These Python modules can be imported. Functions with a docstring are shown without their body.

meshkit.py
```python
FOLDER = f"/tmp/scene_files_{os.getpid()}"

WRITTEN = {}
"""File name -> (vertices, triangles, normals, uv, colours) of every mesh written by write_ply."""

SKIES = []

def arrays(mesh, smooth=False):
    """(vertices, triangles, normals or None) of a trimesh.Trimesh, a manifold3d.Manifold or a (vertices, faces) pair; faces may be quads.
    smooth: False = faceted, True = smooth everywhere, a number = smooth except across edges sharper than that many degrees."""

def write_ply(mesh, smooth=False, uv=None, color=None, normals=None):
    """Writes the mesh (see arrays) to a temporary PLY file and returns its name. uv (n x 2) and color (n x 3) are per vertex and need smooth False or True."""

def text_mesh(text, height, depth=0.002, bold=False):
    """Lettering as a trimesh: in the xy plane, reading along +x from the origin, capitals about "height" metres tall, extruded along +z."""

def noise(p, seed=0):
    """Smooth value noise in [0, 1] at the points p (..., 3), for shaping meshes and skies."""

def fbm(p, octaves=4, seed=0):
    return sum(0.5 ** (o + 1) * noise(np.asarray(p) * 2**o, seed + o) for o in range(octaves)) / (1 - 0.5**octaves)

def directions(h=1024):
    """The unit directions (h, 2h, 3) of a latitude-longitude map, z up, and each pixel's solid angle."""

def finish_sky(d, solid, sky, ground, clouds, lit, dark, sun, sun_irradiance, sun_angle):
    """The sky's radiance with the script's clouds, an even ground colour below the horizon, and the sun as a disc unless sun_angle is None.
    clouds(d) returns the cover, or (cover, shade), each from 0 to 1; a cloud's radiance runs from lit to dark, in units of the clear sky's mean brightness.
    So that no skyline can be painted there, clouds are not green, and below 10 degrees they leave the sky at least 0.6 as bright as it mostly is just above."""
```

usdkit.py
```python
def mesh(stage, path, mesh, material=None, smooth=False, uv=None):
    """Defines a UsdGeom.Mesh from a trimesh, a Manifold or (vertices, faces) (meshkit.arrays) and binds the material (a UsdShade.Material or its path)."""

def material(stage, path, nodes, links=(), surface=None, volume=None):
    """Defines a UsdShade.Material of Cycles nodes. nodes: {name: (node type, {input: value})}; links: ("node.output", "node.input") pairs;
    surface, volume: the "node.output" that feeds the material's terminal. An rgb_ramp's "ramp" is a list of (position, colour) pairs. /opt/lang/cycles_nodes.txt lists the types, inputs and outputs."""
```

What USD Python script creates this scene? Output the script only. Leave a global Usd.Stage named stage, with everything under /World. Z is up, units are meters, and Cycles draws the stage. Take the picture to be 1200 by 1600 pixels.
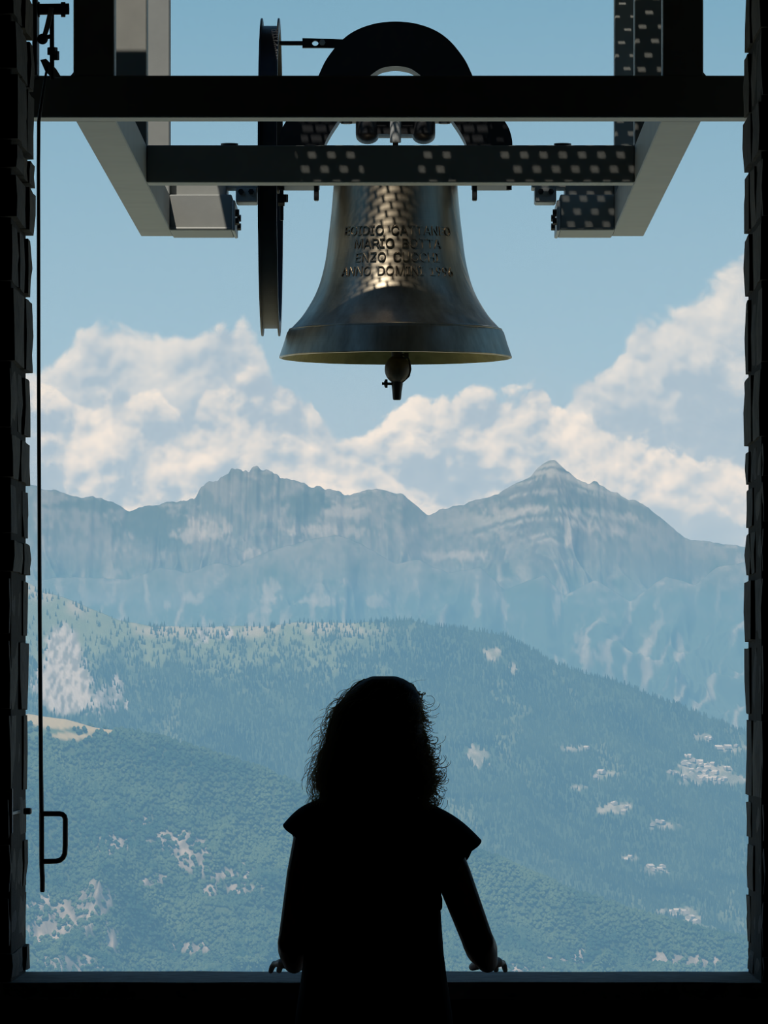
import math, random
import numpy as np, trimesh, usdkit, meshkit
import manifold3d as m3
from manifold3d import Manifold, CrossSection
from shapely.geometry import Polygon
from pxr import Usd, UsdGeom, UsdLux, UsdShade, Gf, Sdf, Vt

rng = np.random.default_rng(11)
random.seed(11)
stage = Usd.Stage.CreateInMemory()
UsdGeom.SetStageUpAxis(stage, 'Z')
UsdGeom.SetStageMetersPerUnit(stage, 1.0)
UsdGeom.Xform.Define(stage, '/World')
UsdGeom.Scope.Define(stage, '/World/Looks')

# ------------------------------------------------------------------ camera
F = 9600.0                      # focal length in pixels of the 1200 wide picture (a 200 mm lens)
VX, VY, EYE = 637.0, 1104.0, 1.6
cam = UsdGeom.Camera.Define(stage, '/World/camera')
cam.CreateHorizontalApertureAttr(24.0)
cam.CreateFocalLengthAttr(24.0 * F / 1200)
cam.CreateVerticalApertureOffsetAttr(24.0 * (VY - 800) / 1200)
cam.CreateHorizontalApertureOffsetAttr(-24.0 * (VX - 600) / 1200)
cam.CreateClippingRangeAttr(Gf.Vec2f(0.1, 2e5))
cam.CreateExposureAttr(0.0)
cx = UsdGeom.Xformable(cam)
cx.AddTranslateOp().Set((0, 0, EYE))
cx.AddRotateXOp().Set(90)


def P(px, py, D):
    """The point at distance D that the photograph shows at (px, py)."""
    return np.array([(px - VX) / F * D, D, EYE + (VY - py) / F * D])


def mat(name, nodes, links=(), surface=None, volume=None):
    return usdkit.material(stage, '/World/Looks/' + name, nodes, links, surface=surface, volume=volume)


# ------------------------------------------------------------------ sky, clouds, sun
SUN_EL, SUN_AZ = 64.0, -25.0     # azimuth measured from straight behind the camera, negative = from the left


def sky_material():
    n, l = {}, []
    cnt = [0]

    def node(kind, inputs=None, **links):
        cnt[0] += 1
        k = f'n{cnt[0]}'
        ins = dict(inputs or {})
        for a, b in links.items():
            if isinstance(b, str):
                l.append((b, f'{k}.{a}'))
            else:
                ins[a] = b
        n[k] = (kind, ins)
        return k

    def math_(op, a, b=0.0, c=0.0, clamp=False):
        return node('math', {'math_type': op, 'use_clamp': clamp}, value1=a, value2=b, value3=c) + '.value'

    def mr(v, a, b, c, d, kind='linear'):
        return node('map_range', {'range_type': kind, 'from_min': a, 'from_max': b, 'to_min': c, 'to_max': d, 'clamp': True}, value=v) + '.result'

    def mixc(f, a, b):
        return node('mix', {'mix_type': 'mix', 'use_clamp': False}, fac=f, color1=a, color2=b) + '.color'

    g = node('texture_coordinate') + '.generated'
    s = node('separate_xyz', vector=g)
    ax = math_('multiply', math_('arctan2', s + '.x', s + '.y'), F)          # degrees of azimuth, in lens pixels
    ez = math_('multiply', math_('arcsine', s + '.z'), F)

    def noise(scale, detail=6, rough=0.55, off=(0, 0, 0), squash=1.0, kind='fBM', dist=0.0):
        m = node('mapping', {'location': off, 'scale': (scale, scale, scale * squash)}, vector=g) + '.vector'
        return node('noise_texture', {'scale': 1.0, 'detail': detail, 'roughness': rough, 'type': kind, 'distortion': dist}, vector=m) + '.fac'

    def contour(pts):
        xs = np.linspace(-700, 700, 256)
        px, py = np.array(pts, float).T
        y = np.interp(xs + VX, px, VY - py)
        lo, hi = -400.0, 800.0
        r = [(float((x + 700) / 1400), (float((v - lo) / (hi - lo)),) * 3) for x, v in zip(xs, y)]
        f = mr(ax, -700, 700, 0, 1)
        c = node('rgb_ramp', {'ramp': r}, fac=f) + '.color'
        v = node('separate_color', color=c) + '.r'
        return math_('multiply_add', v, hi - lo, lo)

    # clear sky, by elevation
    base = node('rgb_ramp', {'ramp': [(0, (.35, .48, .57)), (.045, (.325, .475, .57)), (.075, (.27, .435, .545)), (.115, (.175, .355, .48)), (.25, (.105, .26, .44)), (1, (.05, .15, .36))]},
                fac=mr(s + '.z', 0.0, 1.0, 0, 1)) + '.color'
    col = base

    def puff(scale, off, vec, detail):
        """Billowed noise: round tops with creases between them."""
        m = node('mapping', {'location': off, 'scale': (scale, scale, scale * 1.15)}, vector=vec) + '.vector'
        f = node('noise_texture', {'scale': 1.0, 'detail': detail, 'roughness': .45}, vector=m) + '.fac'
        return math_('absolute', math_('multiply_add', f, 2.0, -1.0))

    def billows(d):
        """The heaps' height, at a place moved by d (in lens pixels) across the sky."""
        moved = node('mapping', {'location': (d[0] / F, 0, d[1] / F)}, vector=g) + '.vector'
        n1 = node('noise_texture', {'scale': 58.0, 'detail': 5, 'roughness': .52}, vector=moved) + '.fac'
        h = math_('multiply_add', n1, 1.5, -.75)
        h = math_('add', h, math_('multiply', math_('subtract', puff(95, (1, 2, 3), moved, 2), .2), .85))
        return math_('add', h, math_('multiply', math_('subtract', puff(330, (4, 2, 1), moved, 3), .2), .26))

    big = noise(26, 3, .5, (3.1, 0, 7.7))
    H0, H1 = billows((0, 0)), billows((-9, 14))
    broad = noise(56, 4, .55, (2, 0, 5), 1.25)
    bill = math_('multiply', H0, 175.0)
    relief = math_('add', math_('multiply', math_('subtract', H0, H1), 2.3), math_('multiply', math_('subtract', broad, .5), 4.2))
    GREY, CREAM, PALE = (.395, .465, .52), (.93, .845, .70), (.84, .79, .69)

    def layer(col, pts, rag, edge, depth, lit, shade, rel=.5, dens=1.0):
        c = contour(pts)
        inside = math_('add', math_('subtract', c, ez), math_('multiply', bill, rag))
        cover = mr(inside, -edge, edge, 0, dens, 'smoothstep')
        glow = mr(inside, 0, depth, 1.0, 0.0)
        v = math_('add', math_('multiply', glow, .55), math_('multiply', relief, rel))
        mid = tuple(.52 * p + .48 * q for p, q in zip(lit, shade))
        deep = tuple(q * k for q, k in zip(shade, (.86, .90, .94)))
        paint = node('rgb_ramp', {'ramp': [(0, deep), (.36, shade), (.56, mid), (.80, lit), (1, tuple(min(1, 1.06 * p) for p in lit))]}, fac=mr(v, -.75, 1.35, 0, 1)) + '.color'
        return mixc(cover, col, paint)

    # high thin veil behind, then the heaps from back to front
    veil = mr(math_('add', math_('subtract', 580.0, ez), math_('multiply', math_('subtract', big, .5), 420.0)), -40, 330, 0, .85, 'smoothstep')
    col = mixc(veil, col, (.40, .47, .525))
    col = layer(col, [(-700, 590), (0, 560), (60, 560), (90, 545), (130, 515), (180, 508), (225, 520), (260, 535), (300, 540), (330, 530), (350, 518), (380, 520), (410, 555), (440, 600), (520, 680), (600, 740), (850, 730), (890, 640), (930, 575), (958, 552), (985, 510), (1002, 490), (1025, 484), (1060, 470), (1095, 440), (1130, 425), (1165, 405), (1300, 430), (2000, 500)],
                .52, 13, 190, PALE, GREY, rel=.6, dens=.93)
    col = layer(col, [(-700, 590), (0, 570), (60, 582), (85, 590), (106, 625), (150, 622), (200, 605), (250, 600), (274, 634), (296, 655), (318, 612), (345, 590), (400, 586), (450, 600), (488, 622), (503, 668), (520, 690), (560, 672), (640, 632), (700, 612), (750, 600), (800, 612), (850, 608), (866, 632), (890, 668), (960, 690), (1050, 720), (1200, 740), (2000, 700)],
                .46, 7, 150, CREAM, GREY, rel=.8, dens=.98)
    col = layer(col, [(-700, 720), (0, 770), (120, 780), (170, 805), (220, 795), (260, 785), (310, 762), (360, 745), (480, 750), (540, 765), (640, 780), (700, 795), (780, 770), (860, 755), (905, 748), (960, 745), (1000, 780), (1045, 760), (1090, 735), (1120, 712), (1165, 725), (1400, 740), (2000, 720)],
                .45, 12, 120, CREAM, (.43, .495, .54), rel=.7, dens=.94)
    # below the horizon the dome is only the hazy ground colour
    col = mixc(mr(s + '.z', -0.03, 0.0, 1, 0), col, (.26, .33, .33))
    b = node('background_shader', {'strength': 1.0}, color=col)
    return mat('sky', n, l, surface=b + '.background')


dome = UsdLux.DomeLight.Define(stage, '/World/sky')
dome.CreateIntensityAttr(1.0)
UsdShade.MaterialBindingAPI.Apply(dome.GetPrim()).Bind(sky_material())
sun = UsdLux.DistantLight.Define(stage, '/World/sun')
sun.CreateIntensityAttr(1.35)
sun.CreateColorAttr(Gf.Vec3f(1.0, .93, .82))
sun.CreateAngleAttr(0.53)
sun.CreateNormalizeAttr(True)
UsdGeom.Xformable(sun).AddRotateXYZOp().Set((90 - SUN_EL, 0, SUN_AZ))

# ------------------------------------------------------------------ helpers
taken = {}


def path_for(name, parent=None):
    base = (str(parent.GetPath()) if parent else '/World') + '/' + name
    k = taken.get(base, 0)
    taken[base] = k + 1
    return base if k == 0 else f'{base}_{k:03d}'


def obj(name, mesh, m, parent=None, smooth=False, uv=None):
    return usdkit.mesh(stage, path_for(name, parent), mesh, m, smooth=smooth).GetPrim()


def thing(name, label=None, cat=None, loc=(0, 0, 0), group=None, kind=None):
    x = UsdGeom.Xform.Define(stage, path_for(name))
    x.AddTranslateOp().Set(tuple(float(v) for v in loc))
    return tag(x.GetPrim(), label, cat, group, kind)


def tag(o, label=None, cat=None, group=None, kind=None):
    for k, v in (('label', label), ('category', cat), ('group', group), ('kind', kind)):
        if v:
            o.SetCustomDataByKey(k, v)
    return o


def cat(*ms):
    out = []
    for m in ms:
        v, f, _ = meshkit.arrays(m)
        out.append(trimesh.Trimesh(v, f, process=False))
    return trimesh.util.concatenate(out)


def shift(m, d):
    v, f, _ = meshkit.arrays(m)
    return trimesh.Trimesh(v + np.asarray(d, float), f, process=False)


def cbox(x0, x1, y0, y1, z0, z1, c=0.003):
    """A box with chamfered edges."""
    pts = []
    for x, sx in ((x0, 1), (x1, -1)):
        for y, sy in ((y0, 1), (y1, -1)):
            for z, sz in ((z0, 1), (z1, -1)):
                pts += [(x + sx * c, y + sy * c, z), (x + sx * c, y, z + sz * c), (x, y + sy * c, z + sz * c)]
    return trimesh.convex.convex_hull(np.array(pts))


def tube(pts, r, sides=10, cap=True):
    p = np.asarray(pts, float)
    r = np.broadcast_to(np.asarray(r, float), (len(p),))
    t = np.gradient(p, axis=0)
    t /= np.linalg.norm(t, axis=1, keepdims=True) + 1e-12
    ref = np.array([0, 0, 1.0]) if abs(t[0][2]) < .9 else np.array([1.0, 0, 0])
    a = np.cross(t[0], ref); a /= np.linalg.norm(a)
    A = []
    for ti in t:
        a = a - ti * (a @ ti); a /= np.linalg.norm(a); A.append(a)
    A = np.array(A); B = np.cross(t, A)
    ang = np.arange(sides) * 2 * np.pi / sides
    v = p[:, None] + r[:, None, None] * (np.cos(ang)[None, :, None] * A[:, None] + np.sin(ang)[None, :, None] * B[:, None])
    i, j = np.meshgrid(np.arange(len(p) - 1), np.arange(sides), indexing='ij')
    q = np.stack([i * sides + j, i * sides + (j + 1) % sides, (i + 1) * sides + (j + 1) % sides, (i + 1) * sides + j], -1).reshape(-1, 4)
    f = np.vstack([q[:, [0, 1, 2]], q[:, [0, 2, 3]]])
    v = v.reshape(-1, 3)
    if cap:
        n = len(v)
        v = np.vstack([v, p[0], p[-1]])
        k = np.arange(sides)
        f = np.vstack([f, np.stack([np.full(sides, n), (k + 1) % sides, k], 1), np.stack([np.full(sides, n + 1), n - sides + k, n - sides + (k + 1) % sides], 1)])
    return trimesh.Trimesh(v, f, process=False)


def rod(a, b, r, sides=12):
    return tube([a, b], r, sides)


def lathe(prof, n=96, centre=(0, 0, 0)):
    """prof: (r, z) pairs, from one end to the other; revolved about z."""
    prof = np.asarray(prof, float)
    ang = np.arange(n) * 2 * np.pi / n
    v = np.stack([prof[:, None, 0] * np.cos(ang), prof[:, None, 0] * np.sin(ang), np.repeat(prof[:, 1][:, None], n, 1)], -1).reshape(-1, 3)
    i, j = np.meshgrid(np.arange(len(prof) - 1), np.arange(n), indexing='ij')
    q = np.stack([i * n + j, i * n + (j + 1) % n, (i + 1) * n + (j + 1) % n, (i + 1) * n + j], -1).reshape(-1, 4)
    f = np.vstack([q[:, [0, 1, 2]], q[:, [0, 2, 3]]])
    return trimesh.Trimesh(v + np.asarray(centre, float), f, process=False)


def hexbolt(c, axis, r=.009, h=.008):
    m = trimesh.creation.cylinder(radius=r, height=h, sections=6)
    if axis == 'x':
        m.apply_transform(trimesh.transformations.rotation_matrix(np.pi / 2, [0, 1, 0]))
    elif axis == 'y':
        m.apply_transform(trimesh.transformations.rotation_matrix(np.pi / 2, [1, 0, 0]))
    m.apply_translation(c)
    return m


def extrude_y(poly, y0, y1):
    """A polygon in (x, z) extruded from y0 to y1."""
    m = trimesh.creation.extrude_polygon(poly, y1 - y0, engine='earcut')
    v = np.array(m.vertices)
    return trimesh.Trimesh(np.stack([v[:, 0], y1 - v[:, 2], v[:, 1]], 1), m.faces, process=False)


# ------------------------------------------------------------------ materials
def noisy(name, c1, c2, scale, rough=.7, bump=0.0, bscale=None, spec=.3, metallic=0.0, stretch=(1, 1, 1), detail=5, bdist=.01, coord='object'):
    n = {'t': ('texture_coordinate', {}), 'm': ('mapping', {'scale': stretch}), 'n': ('noise_texture', {'scale': scale, 'detail': detail, 'roughness': .6}),
         'r': ('rgb_ramp', {'ramp': [(.3, c1), (.7, c2)]}),
         'p': ('principled_bsdf', {'roughness': rough, 'specular_ior_level': spec, 'metallic': metallic})}
    l = [(f't.{coord}', 'm.vector'), ('m.vector', 'n.vector'), ('n.fac', 'r.fac'), ('r.color', 'p.base_color')]
    if bump:
        n['n2'] = ('noise_texture', {'scale': bscale or scale * 3, 'detail': 6, 'roughness': .6})
        n['b'] = ('bump', {'strength': bump, 'distance': bdist})
        l += [('m.vector', 'n2.vector'), ('n2.fac', 'b.height'), ('b.normal', 'p.normal')]
    return mat(name, n, l, surface='p.BSDF')


M = {}
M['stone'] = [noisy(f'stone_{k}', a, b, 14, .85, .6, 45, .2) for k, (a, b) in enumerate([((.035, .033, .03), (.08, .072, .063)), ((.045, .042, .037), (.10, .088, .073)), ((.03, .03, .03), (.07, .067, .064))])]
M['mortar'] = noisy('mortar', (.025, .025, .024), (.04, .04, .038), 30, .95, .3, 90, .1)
M['coping'] = noisy('coping_stone', (.20, .20, .19), (.36, .36, .34), 22, .8, .5, 70, .25)
M['concrete'] = noisy('dark_plaster', (.03, .03, .03), (.045, .045, .045), 3, .9)
M['steel'] = noisy('grey_paint', (.225, .232, .22), (.27, .278, .26), 6, .5, .05, 300, .4)
M['galv'] = noisy('worn_steel', (.26, .27, .27), (.40, .41, .40), 40, .45, .1, 120, .5)
M['iron'] = noisy('black_iron', (.008, .009, .011), (.016, .017, .019), 30, .45, .1, 200, .4)
M['brown_iron'] = noisy('dark_bronze_iron', (.03, .025, .018), (.07, .055, .035), 25, .5, .15, 120, .4)


def bronze():
    n = {'t': ('texture_coordinate', {}),
         'm': ('mapping', {'scale': (9, 9, .7)}), 'n': ('noise_texture', {'scale': 3.0, 'detail': 6, 'roughness': .65}),
         'm2': ('mapping', {'scale': (6, 6, 6)}), 'n2': ('noise_texture', {'scale': 1.0, 'detail': 4}),
         'r': ('rgb_ramp', {'ramp': [(.3, (.26, .22, .165)), (.5, (.35, .30, .225)), (.7, (.42, .365, .28))]}),
         'rr': ('map_range', {'from_min': .3, 'from_max': .7, 'to_min': .34, 'to_max': .46, 'clamp': True}), 'tg': ('tangent', {'direction_type': 'radial', 'axis': 'z'}),
         'm3': ('mapping', {'scale': (2, 2, 260)}), 'n3': ('noise_texture', {'scale': 1.0, 'detail': 2}),
         'b': ('bump', {'strength': .12, 'distance': .002}),
         'p': ('principled_bsdf', {'metallic': 1.0, 'specular_ior_level': .5, 'anisotropic': .7, 'anisotropic_rotation': .25})}
    l = [('tg.tangent', 'p.tangent'), ('t.object', 'm.vector'), ('m.vector', 'n.vector'), ('n.fac', 'r.fac'), ('r.color', 'p.base_color'), ('t.object', 'm2.vector'), ('m2.vector', 'n2.vector'), ('n2.fac', 'rr.value'), ('rr.result', 'p.roughness'),
         ('t.object', 'm3.vector'), ('m3.vector', 'n3.vector'), ('n3.fac', 'b.height'), ('b.normal', 'p.normal')]
    return mat('bronze', n, l, surface='p.BSDF')


M['bronze'] = bronze()
M['bronze_in'] = noisy('bronze_inside', (.20, .17, .055), (.34, .29, .11), 12, .55, .2, 60, .4, metallic=.3)
M['letters'] = noisy('bronze_letters', (.22, .175, .12), (.30, .24, .17), 30, .30, 0, metallic=1.0)
M['skin'] = noisy('skin', (.42, .27, .20), (.50, .33, .25), 20, .55, .05, 200, .35)
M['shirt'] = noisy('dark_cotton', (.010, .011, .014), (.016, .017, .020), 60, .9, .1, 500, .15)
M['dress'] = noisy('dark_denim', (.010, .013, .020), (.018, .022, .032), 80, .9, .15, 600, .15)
M['strap'] = noisy('dress_strap', (.016, .016, .020), (.024, .024, .028), 80, .85, .1, 600, .2)
M['eye'] = noisy('eye', (.7, .7, .68), (.75, .75, .72), 10, .2)
M['lip'] = noisy('lip', (.35, .14, .12), (.42, .18, .15), 30, .4)
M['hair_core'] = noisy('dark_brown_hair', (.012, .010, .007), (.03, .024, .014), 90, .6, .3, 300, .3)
M['hair'] = mat('brown_curls', {'p': ('principled_bsdf', {'base_color': (.075, .052, .022), 'roughness': .5, 'specular_ior_level': .4}), 't': ('translucent_bsdf', {'color': (.20, .14, .055)}), 'm': ('mix_closure', {'fac': .35})},
                [('p.BSDF', 'm.closure1'), ('t.BSDF', 'm.closure2')], surface='m.closure')


def ground_mat(name, rough=1.0):
    return mat(name, {'a': ('attribute', {'attribute': 'tint'}), 'p': ('principled_bsdf', {'roughness': rough, 'specular_ior_level': 0.0})}, [('a.color', 'p.base_color')], surface='p.BSDF')


M['terrain'] = ground_mat('terrain')


def tree_mat(name, c1, c2):  # broad noise varies the greens and also paints in relief shading
    return mat(name, {'o': ('object_info', {}), 'r': ('rgb_ramp', {'ramp': [(0, c1), (1, c2)]}), 'g': ('geometry', {}), 'n': ('noise_texture', {'scale': .0075, 'detail': 6, 'roughness': .62}), 'nr': ('map_range', {'from_min': .34, 'from_max': .66, 'to_min': -.35, 'to_max': .95}),
                      'x': ('math', {'math_type': 'multiply_add', 'value2': .45}), 'p': ('principled_bsdf', {'roughness': 1.0, 'specular_ior_level': 0.0})},
               [('g.position', 'n.vector'), ('o.random', 'x.value1'), ('n.fac', 'nr.value'), ('nr.result', 'x.value3'), ('x.value', 'r.fac'), ('r.color', 'p.base_color')], surface='p.BSDF')


M['conifer'] = tree_mat('conifer_green', (.014, .028, .022), (.042, .066, .038))
M['broadleaf'] = tree_mat('broadleaf_green', (.018, .042, .026), (.066, .098, .046))

# ------------------------------------------------------------------ the setting: the dark room behind the camera's window
WY0, WY1 = 16.0, 16.65           # the stone wall, front and back
PAR_Z = EYE - (1535 - VY) / F * WY0
LIN_Z = 3.75
XL, XR = -1.02, .925             # the cores of the two jambs
struct = lambda name, m, mm, smooth=False: tag(obj(name, m, mm, smooth=smooth), kind='structure')
struct('floor', cbox(-2.4, 2.4, -3, 16.0, -.12, 0), M['concrete'])
struct('ceiling', cbox(-2.4, 2.4, -3, 16.0, 3.9, 4.0), M['concrete'])
struct('wall_west', cbox(-2.55, -2.4, -3, 16.0, -.12, 4.0), M['concrete'])
struct('wall_east', cbox(2.4, 2.55, -3, 16.0, -.12, 4.0), M['concrete'])
struct('wall_back', cbox(-2.55, 2.55, -3.15, -3, -.12, 4.0), M['concrete'])
struct('wall_top', cbox(-1.2, 1.1, WY0 + .025, WY1 - .025, LIN_Z, 5.0), M['mortar'])


def rough_stone(x0, x1, y0, y1, z0, z1, seed, amp=.0032):
    """A split block: a box whose faces are cut into a few facets and pushed about."""
    dims = np.array([x1 - x0, y1 - y0, z1 - z0])
    k = [2 if d < .25 else 3 for d in dims]
    ax = [np.linspace(0, 1, n + 1) for n in k]
    idx, verts = {}, []

    def vid(i, j, l):
        key = (i, j, l)
        if key not in idx:
            idx[key] = len(verts)
            p = np.array([ax[0][i], ax[1][j], ax[2][l]])
            edge = sum(v in (0.0, 1.0) for v in p)
            c = p - .5
            q = p - np.sign(c) * (np.abs(c) > .49) * (edge >= 2) * (.006 / dims)
            verts.append(np.array([x0, y0, z0]) + q * dims)
        return idx[key]
    quads = []
    for a in range(3):
        b, c = (a + 1) % 3, (a + 2) % 3
        for side in (0, k[a]):
            for i in range(k[b]):
                for j in range(k[c]):
                    corner = []
                    for di, dj in ((0, 0), (1, 0), (1, 1), (0, 1)):
                        t = [0, 0, 0]; t[a] = side; t[b] = i + di; t[c] = j + dj
                        corner.append(vid(*t))
                    quads.append(corner if side else corner[::-1])
    v = np.array(verts)
    r = np.random.default_rng(seed)
    v += (r.random(v.shape) - .5) * 2 * amp * np.array([1, 1, .6])
    return trimesh.Trimesh(*meshkit.arrays((v, np.array(quads)))[:2], process=False)


def jamb(name, side, edges, sil, core):
    """edges: course joints, in picture y of the far edge of the reveal, from the top; sil: the picture x of each course's far edge."""
    w = tag(UsdGeom.Xform.Define(stage, path_for(name)).GetPrim(), kind='structure')
    obj('core', core, M['mortar'], w)
    r = np.random.default_rng(5 + side)
    s = 0
    sx = lambda x: (x - VX) / F * WY1
    zz = [EYE + (VY - e) / F * WY1 for e in edges]
    for c, (za, zb) in enumerate(zip(zz[:-1], zz[1:])):
        face = sx(sil[c])                                   # where this course's stones end, in x
        gap = .005 + .004 * r.random()
        cuts = sorted([0, 1] + [float(t) for t in (.30 + .12 * r.random(), .66 + .12 * r.random())])
        if c % 2:
            cuts = sorted([0, 1, .45 + .15 * r.random()])
        for i, (a, b) in enumerate(zip(cuts[:-1], cuts[1:])):      # along the depth of the reveal, front to back
            y0, y1 = WY0 + a * (WY1 - WY0), WY0 + b * (WY1 - WY0)
            f = face - side * (0 if i == len(cuts) - 2 else .003 + .008 * r.random())
            deep = .22 if i == 0 else .16
            x0, x1 = (f - deep, f) if side > 0 else (f, f + deep)
            s += 1
            obj('stone', rough_stone(x0, x1, y0 + gap / 2 - (.02 if i == 0 else 0), y1 - gap / 2, zb + gap / 2, za - gap / 2, 1000 + 100 * side + s), M['stone'][r.integers(3)], w, smooth=20)
        # the stones of the front face beside the corner
        x = face - side * .235
        for i in range(3):
            L = .16 + .2 * r.random()
            xa, xb = (x - L, x) if side > 0 else (x, x + L)
            s += 1
            d = .012 * r.random()
            obj('stone', rough_stone(xa, xb - gap, WY0 - .02 - d, WY0 + .10, zb + gap / 2, za - gap / 2, 1000 + 100 * side + s), M['stone'][r.integers(3)], w, smooth=20)
            x = xa if side > 0 else xb
    return w


EL = [-90, 5, 70, 150, 256, 300, 375, 470, 590, 690, 765, 848, 905, 1000, 1113, 1238, 1306, 1388, 1470, 1517]
SL = [54, 55, 57, 57, 57, 58, 52, 54, 50, 50, 47, 52, 47, 48, 46, 44, 46, 44, 50, 48]
ER = [-90, -5, 90, 190, 275, 372, 470, 592, 704, 762, 832, 905, 1008, 1120, 1247, 1312, 1392, 1476, 1519]
SR = [1161, 1160, 1160, 1158, 1159, 1159, 1161, 1159, 1161, 1163, 1161, 1159, 1161, 1162, 1163, 1163, 1163, 1164]
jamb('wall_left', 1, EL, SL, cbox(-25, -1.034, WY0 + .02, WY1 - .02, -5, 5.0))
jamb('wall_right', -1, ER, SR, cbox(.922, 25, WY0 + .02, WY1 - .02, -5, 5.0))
# the parapet
par = tag(UsdGeom.Xform.Define(stage, path_for('parapet')).GetPrim(), kind='structure')
obj('parapet_body', cbox(-1.3, 1.2, WY0 + .03, WY1 - .03, -5, PAR_Z - .04), M['mortar'], par)
g = trimesh.creation.box((1, 1, 1)).subdivide().subdivide().subdivide().subdivide()
v = np.array(g.vertices)
v = np.stack([-1.09 + (v[:, 0] + .5) * 2.09, WY0 + (v[:, 1] + .5) * (WY1 - WY0), PAR_Z - .045 + (v[:, 2] + .5) * .045], 1)
v[:, 1] += (meshkit.fbm(v * [9, 9, 9], 3, 4) - .5) * .02
v[:, 2] += (meshkit.fbm(v * [14, 14, 14], 3, 8) - .5) * .007
obj('coping', trimesh.Trimesh(v, g.faces, process=False), M['coping'], par, smooth=40)

# ------------------------------------------------------------------ the walkway deck above, out of the picture: gratings and solid parts shaped for the shade they cast
DK = 4.2
deck = tag(UsdGeom.Xform.Define(stage, path_for('walkway_deck')).GetPrim(), kind='structure')
obj('slab', cbox(-25, -.55, WY1 - .1, 18.82, DK, DK + .1), M['concrete'], deck)
obj('slab', cbox(-.55, 25, WY1 - .1, 18.55, DK, DK + .1), M['concrete'], deck)
obj('joist', cbox(-.82, 1.4, 19.0, 20.26, DK, DK + .12), M['concrete'], deck)  # solid strips added to shade the bell, wheel, yoke and parts of the beam
obj('joist', cbox(-.82, -.55, 18.82, 21.4, DK, DK + .12), M['concrete'], deck)
obj('joist', cbox(-.55, .14, 20.80, 21.4, DK, DK + .12), M['concrete'], deck)
for x0, x1 in ((-.33, -.18), (-.05, .08)):
    obj('joist', cbox(x0, x1, 18.5, 19.05, DK, DK + .12), M['concrete'], deck)


def grating(x0, x1, y0, y1, px=.060, py=.0196, bx=.034, by=.0115, h=.0128):
    parts = []
    rows = int((y1 - y0) / py)
    unit = trimesh.creation.box((1, 1, 1))
    uv, uf = np.array(unit.vertices), np.array(unit.faces)
    V, Fc, n = [], [], 0

    def add(cx_, cy, sx_, sy):
        nonlocal n
        V.append(uv * [sx_, sy, h] + [cx_, cy, DK + .05]); Fc.append(uf + n); n += 8
    for r_ in range(rows + 1):
        add((x0 + x1) / 2, y0 + r_ * py, x1 - x0, by)
        if r_ < rows:
            for c in np.arange(x0 + (px / 2 if r_ % 2 else 0), x1, px):
                add(c, y0 + (r_ + .5) * py, bx, py - by)
    return trimesh.Trimesh(np.vstack(V), np.vstack(Fc), process=False)


tag(obj('grating', grating(-.55, 1.4, 18.55, 19.0), M['steel'], deck), kind='stuff')
tag(obj('grating', grating(-.55, .14, 20.26, 21.3, px=.046, py=.0150, bx=.010, by=.0046, h=.003), M['steel'], deck), kind='stuff')
tag(obj('grating', grating(.14, 1.4, 20.26, 21.3), M['steel'], deck), kind='stuff')

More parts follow.
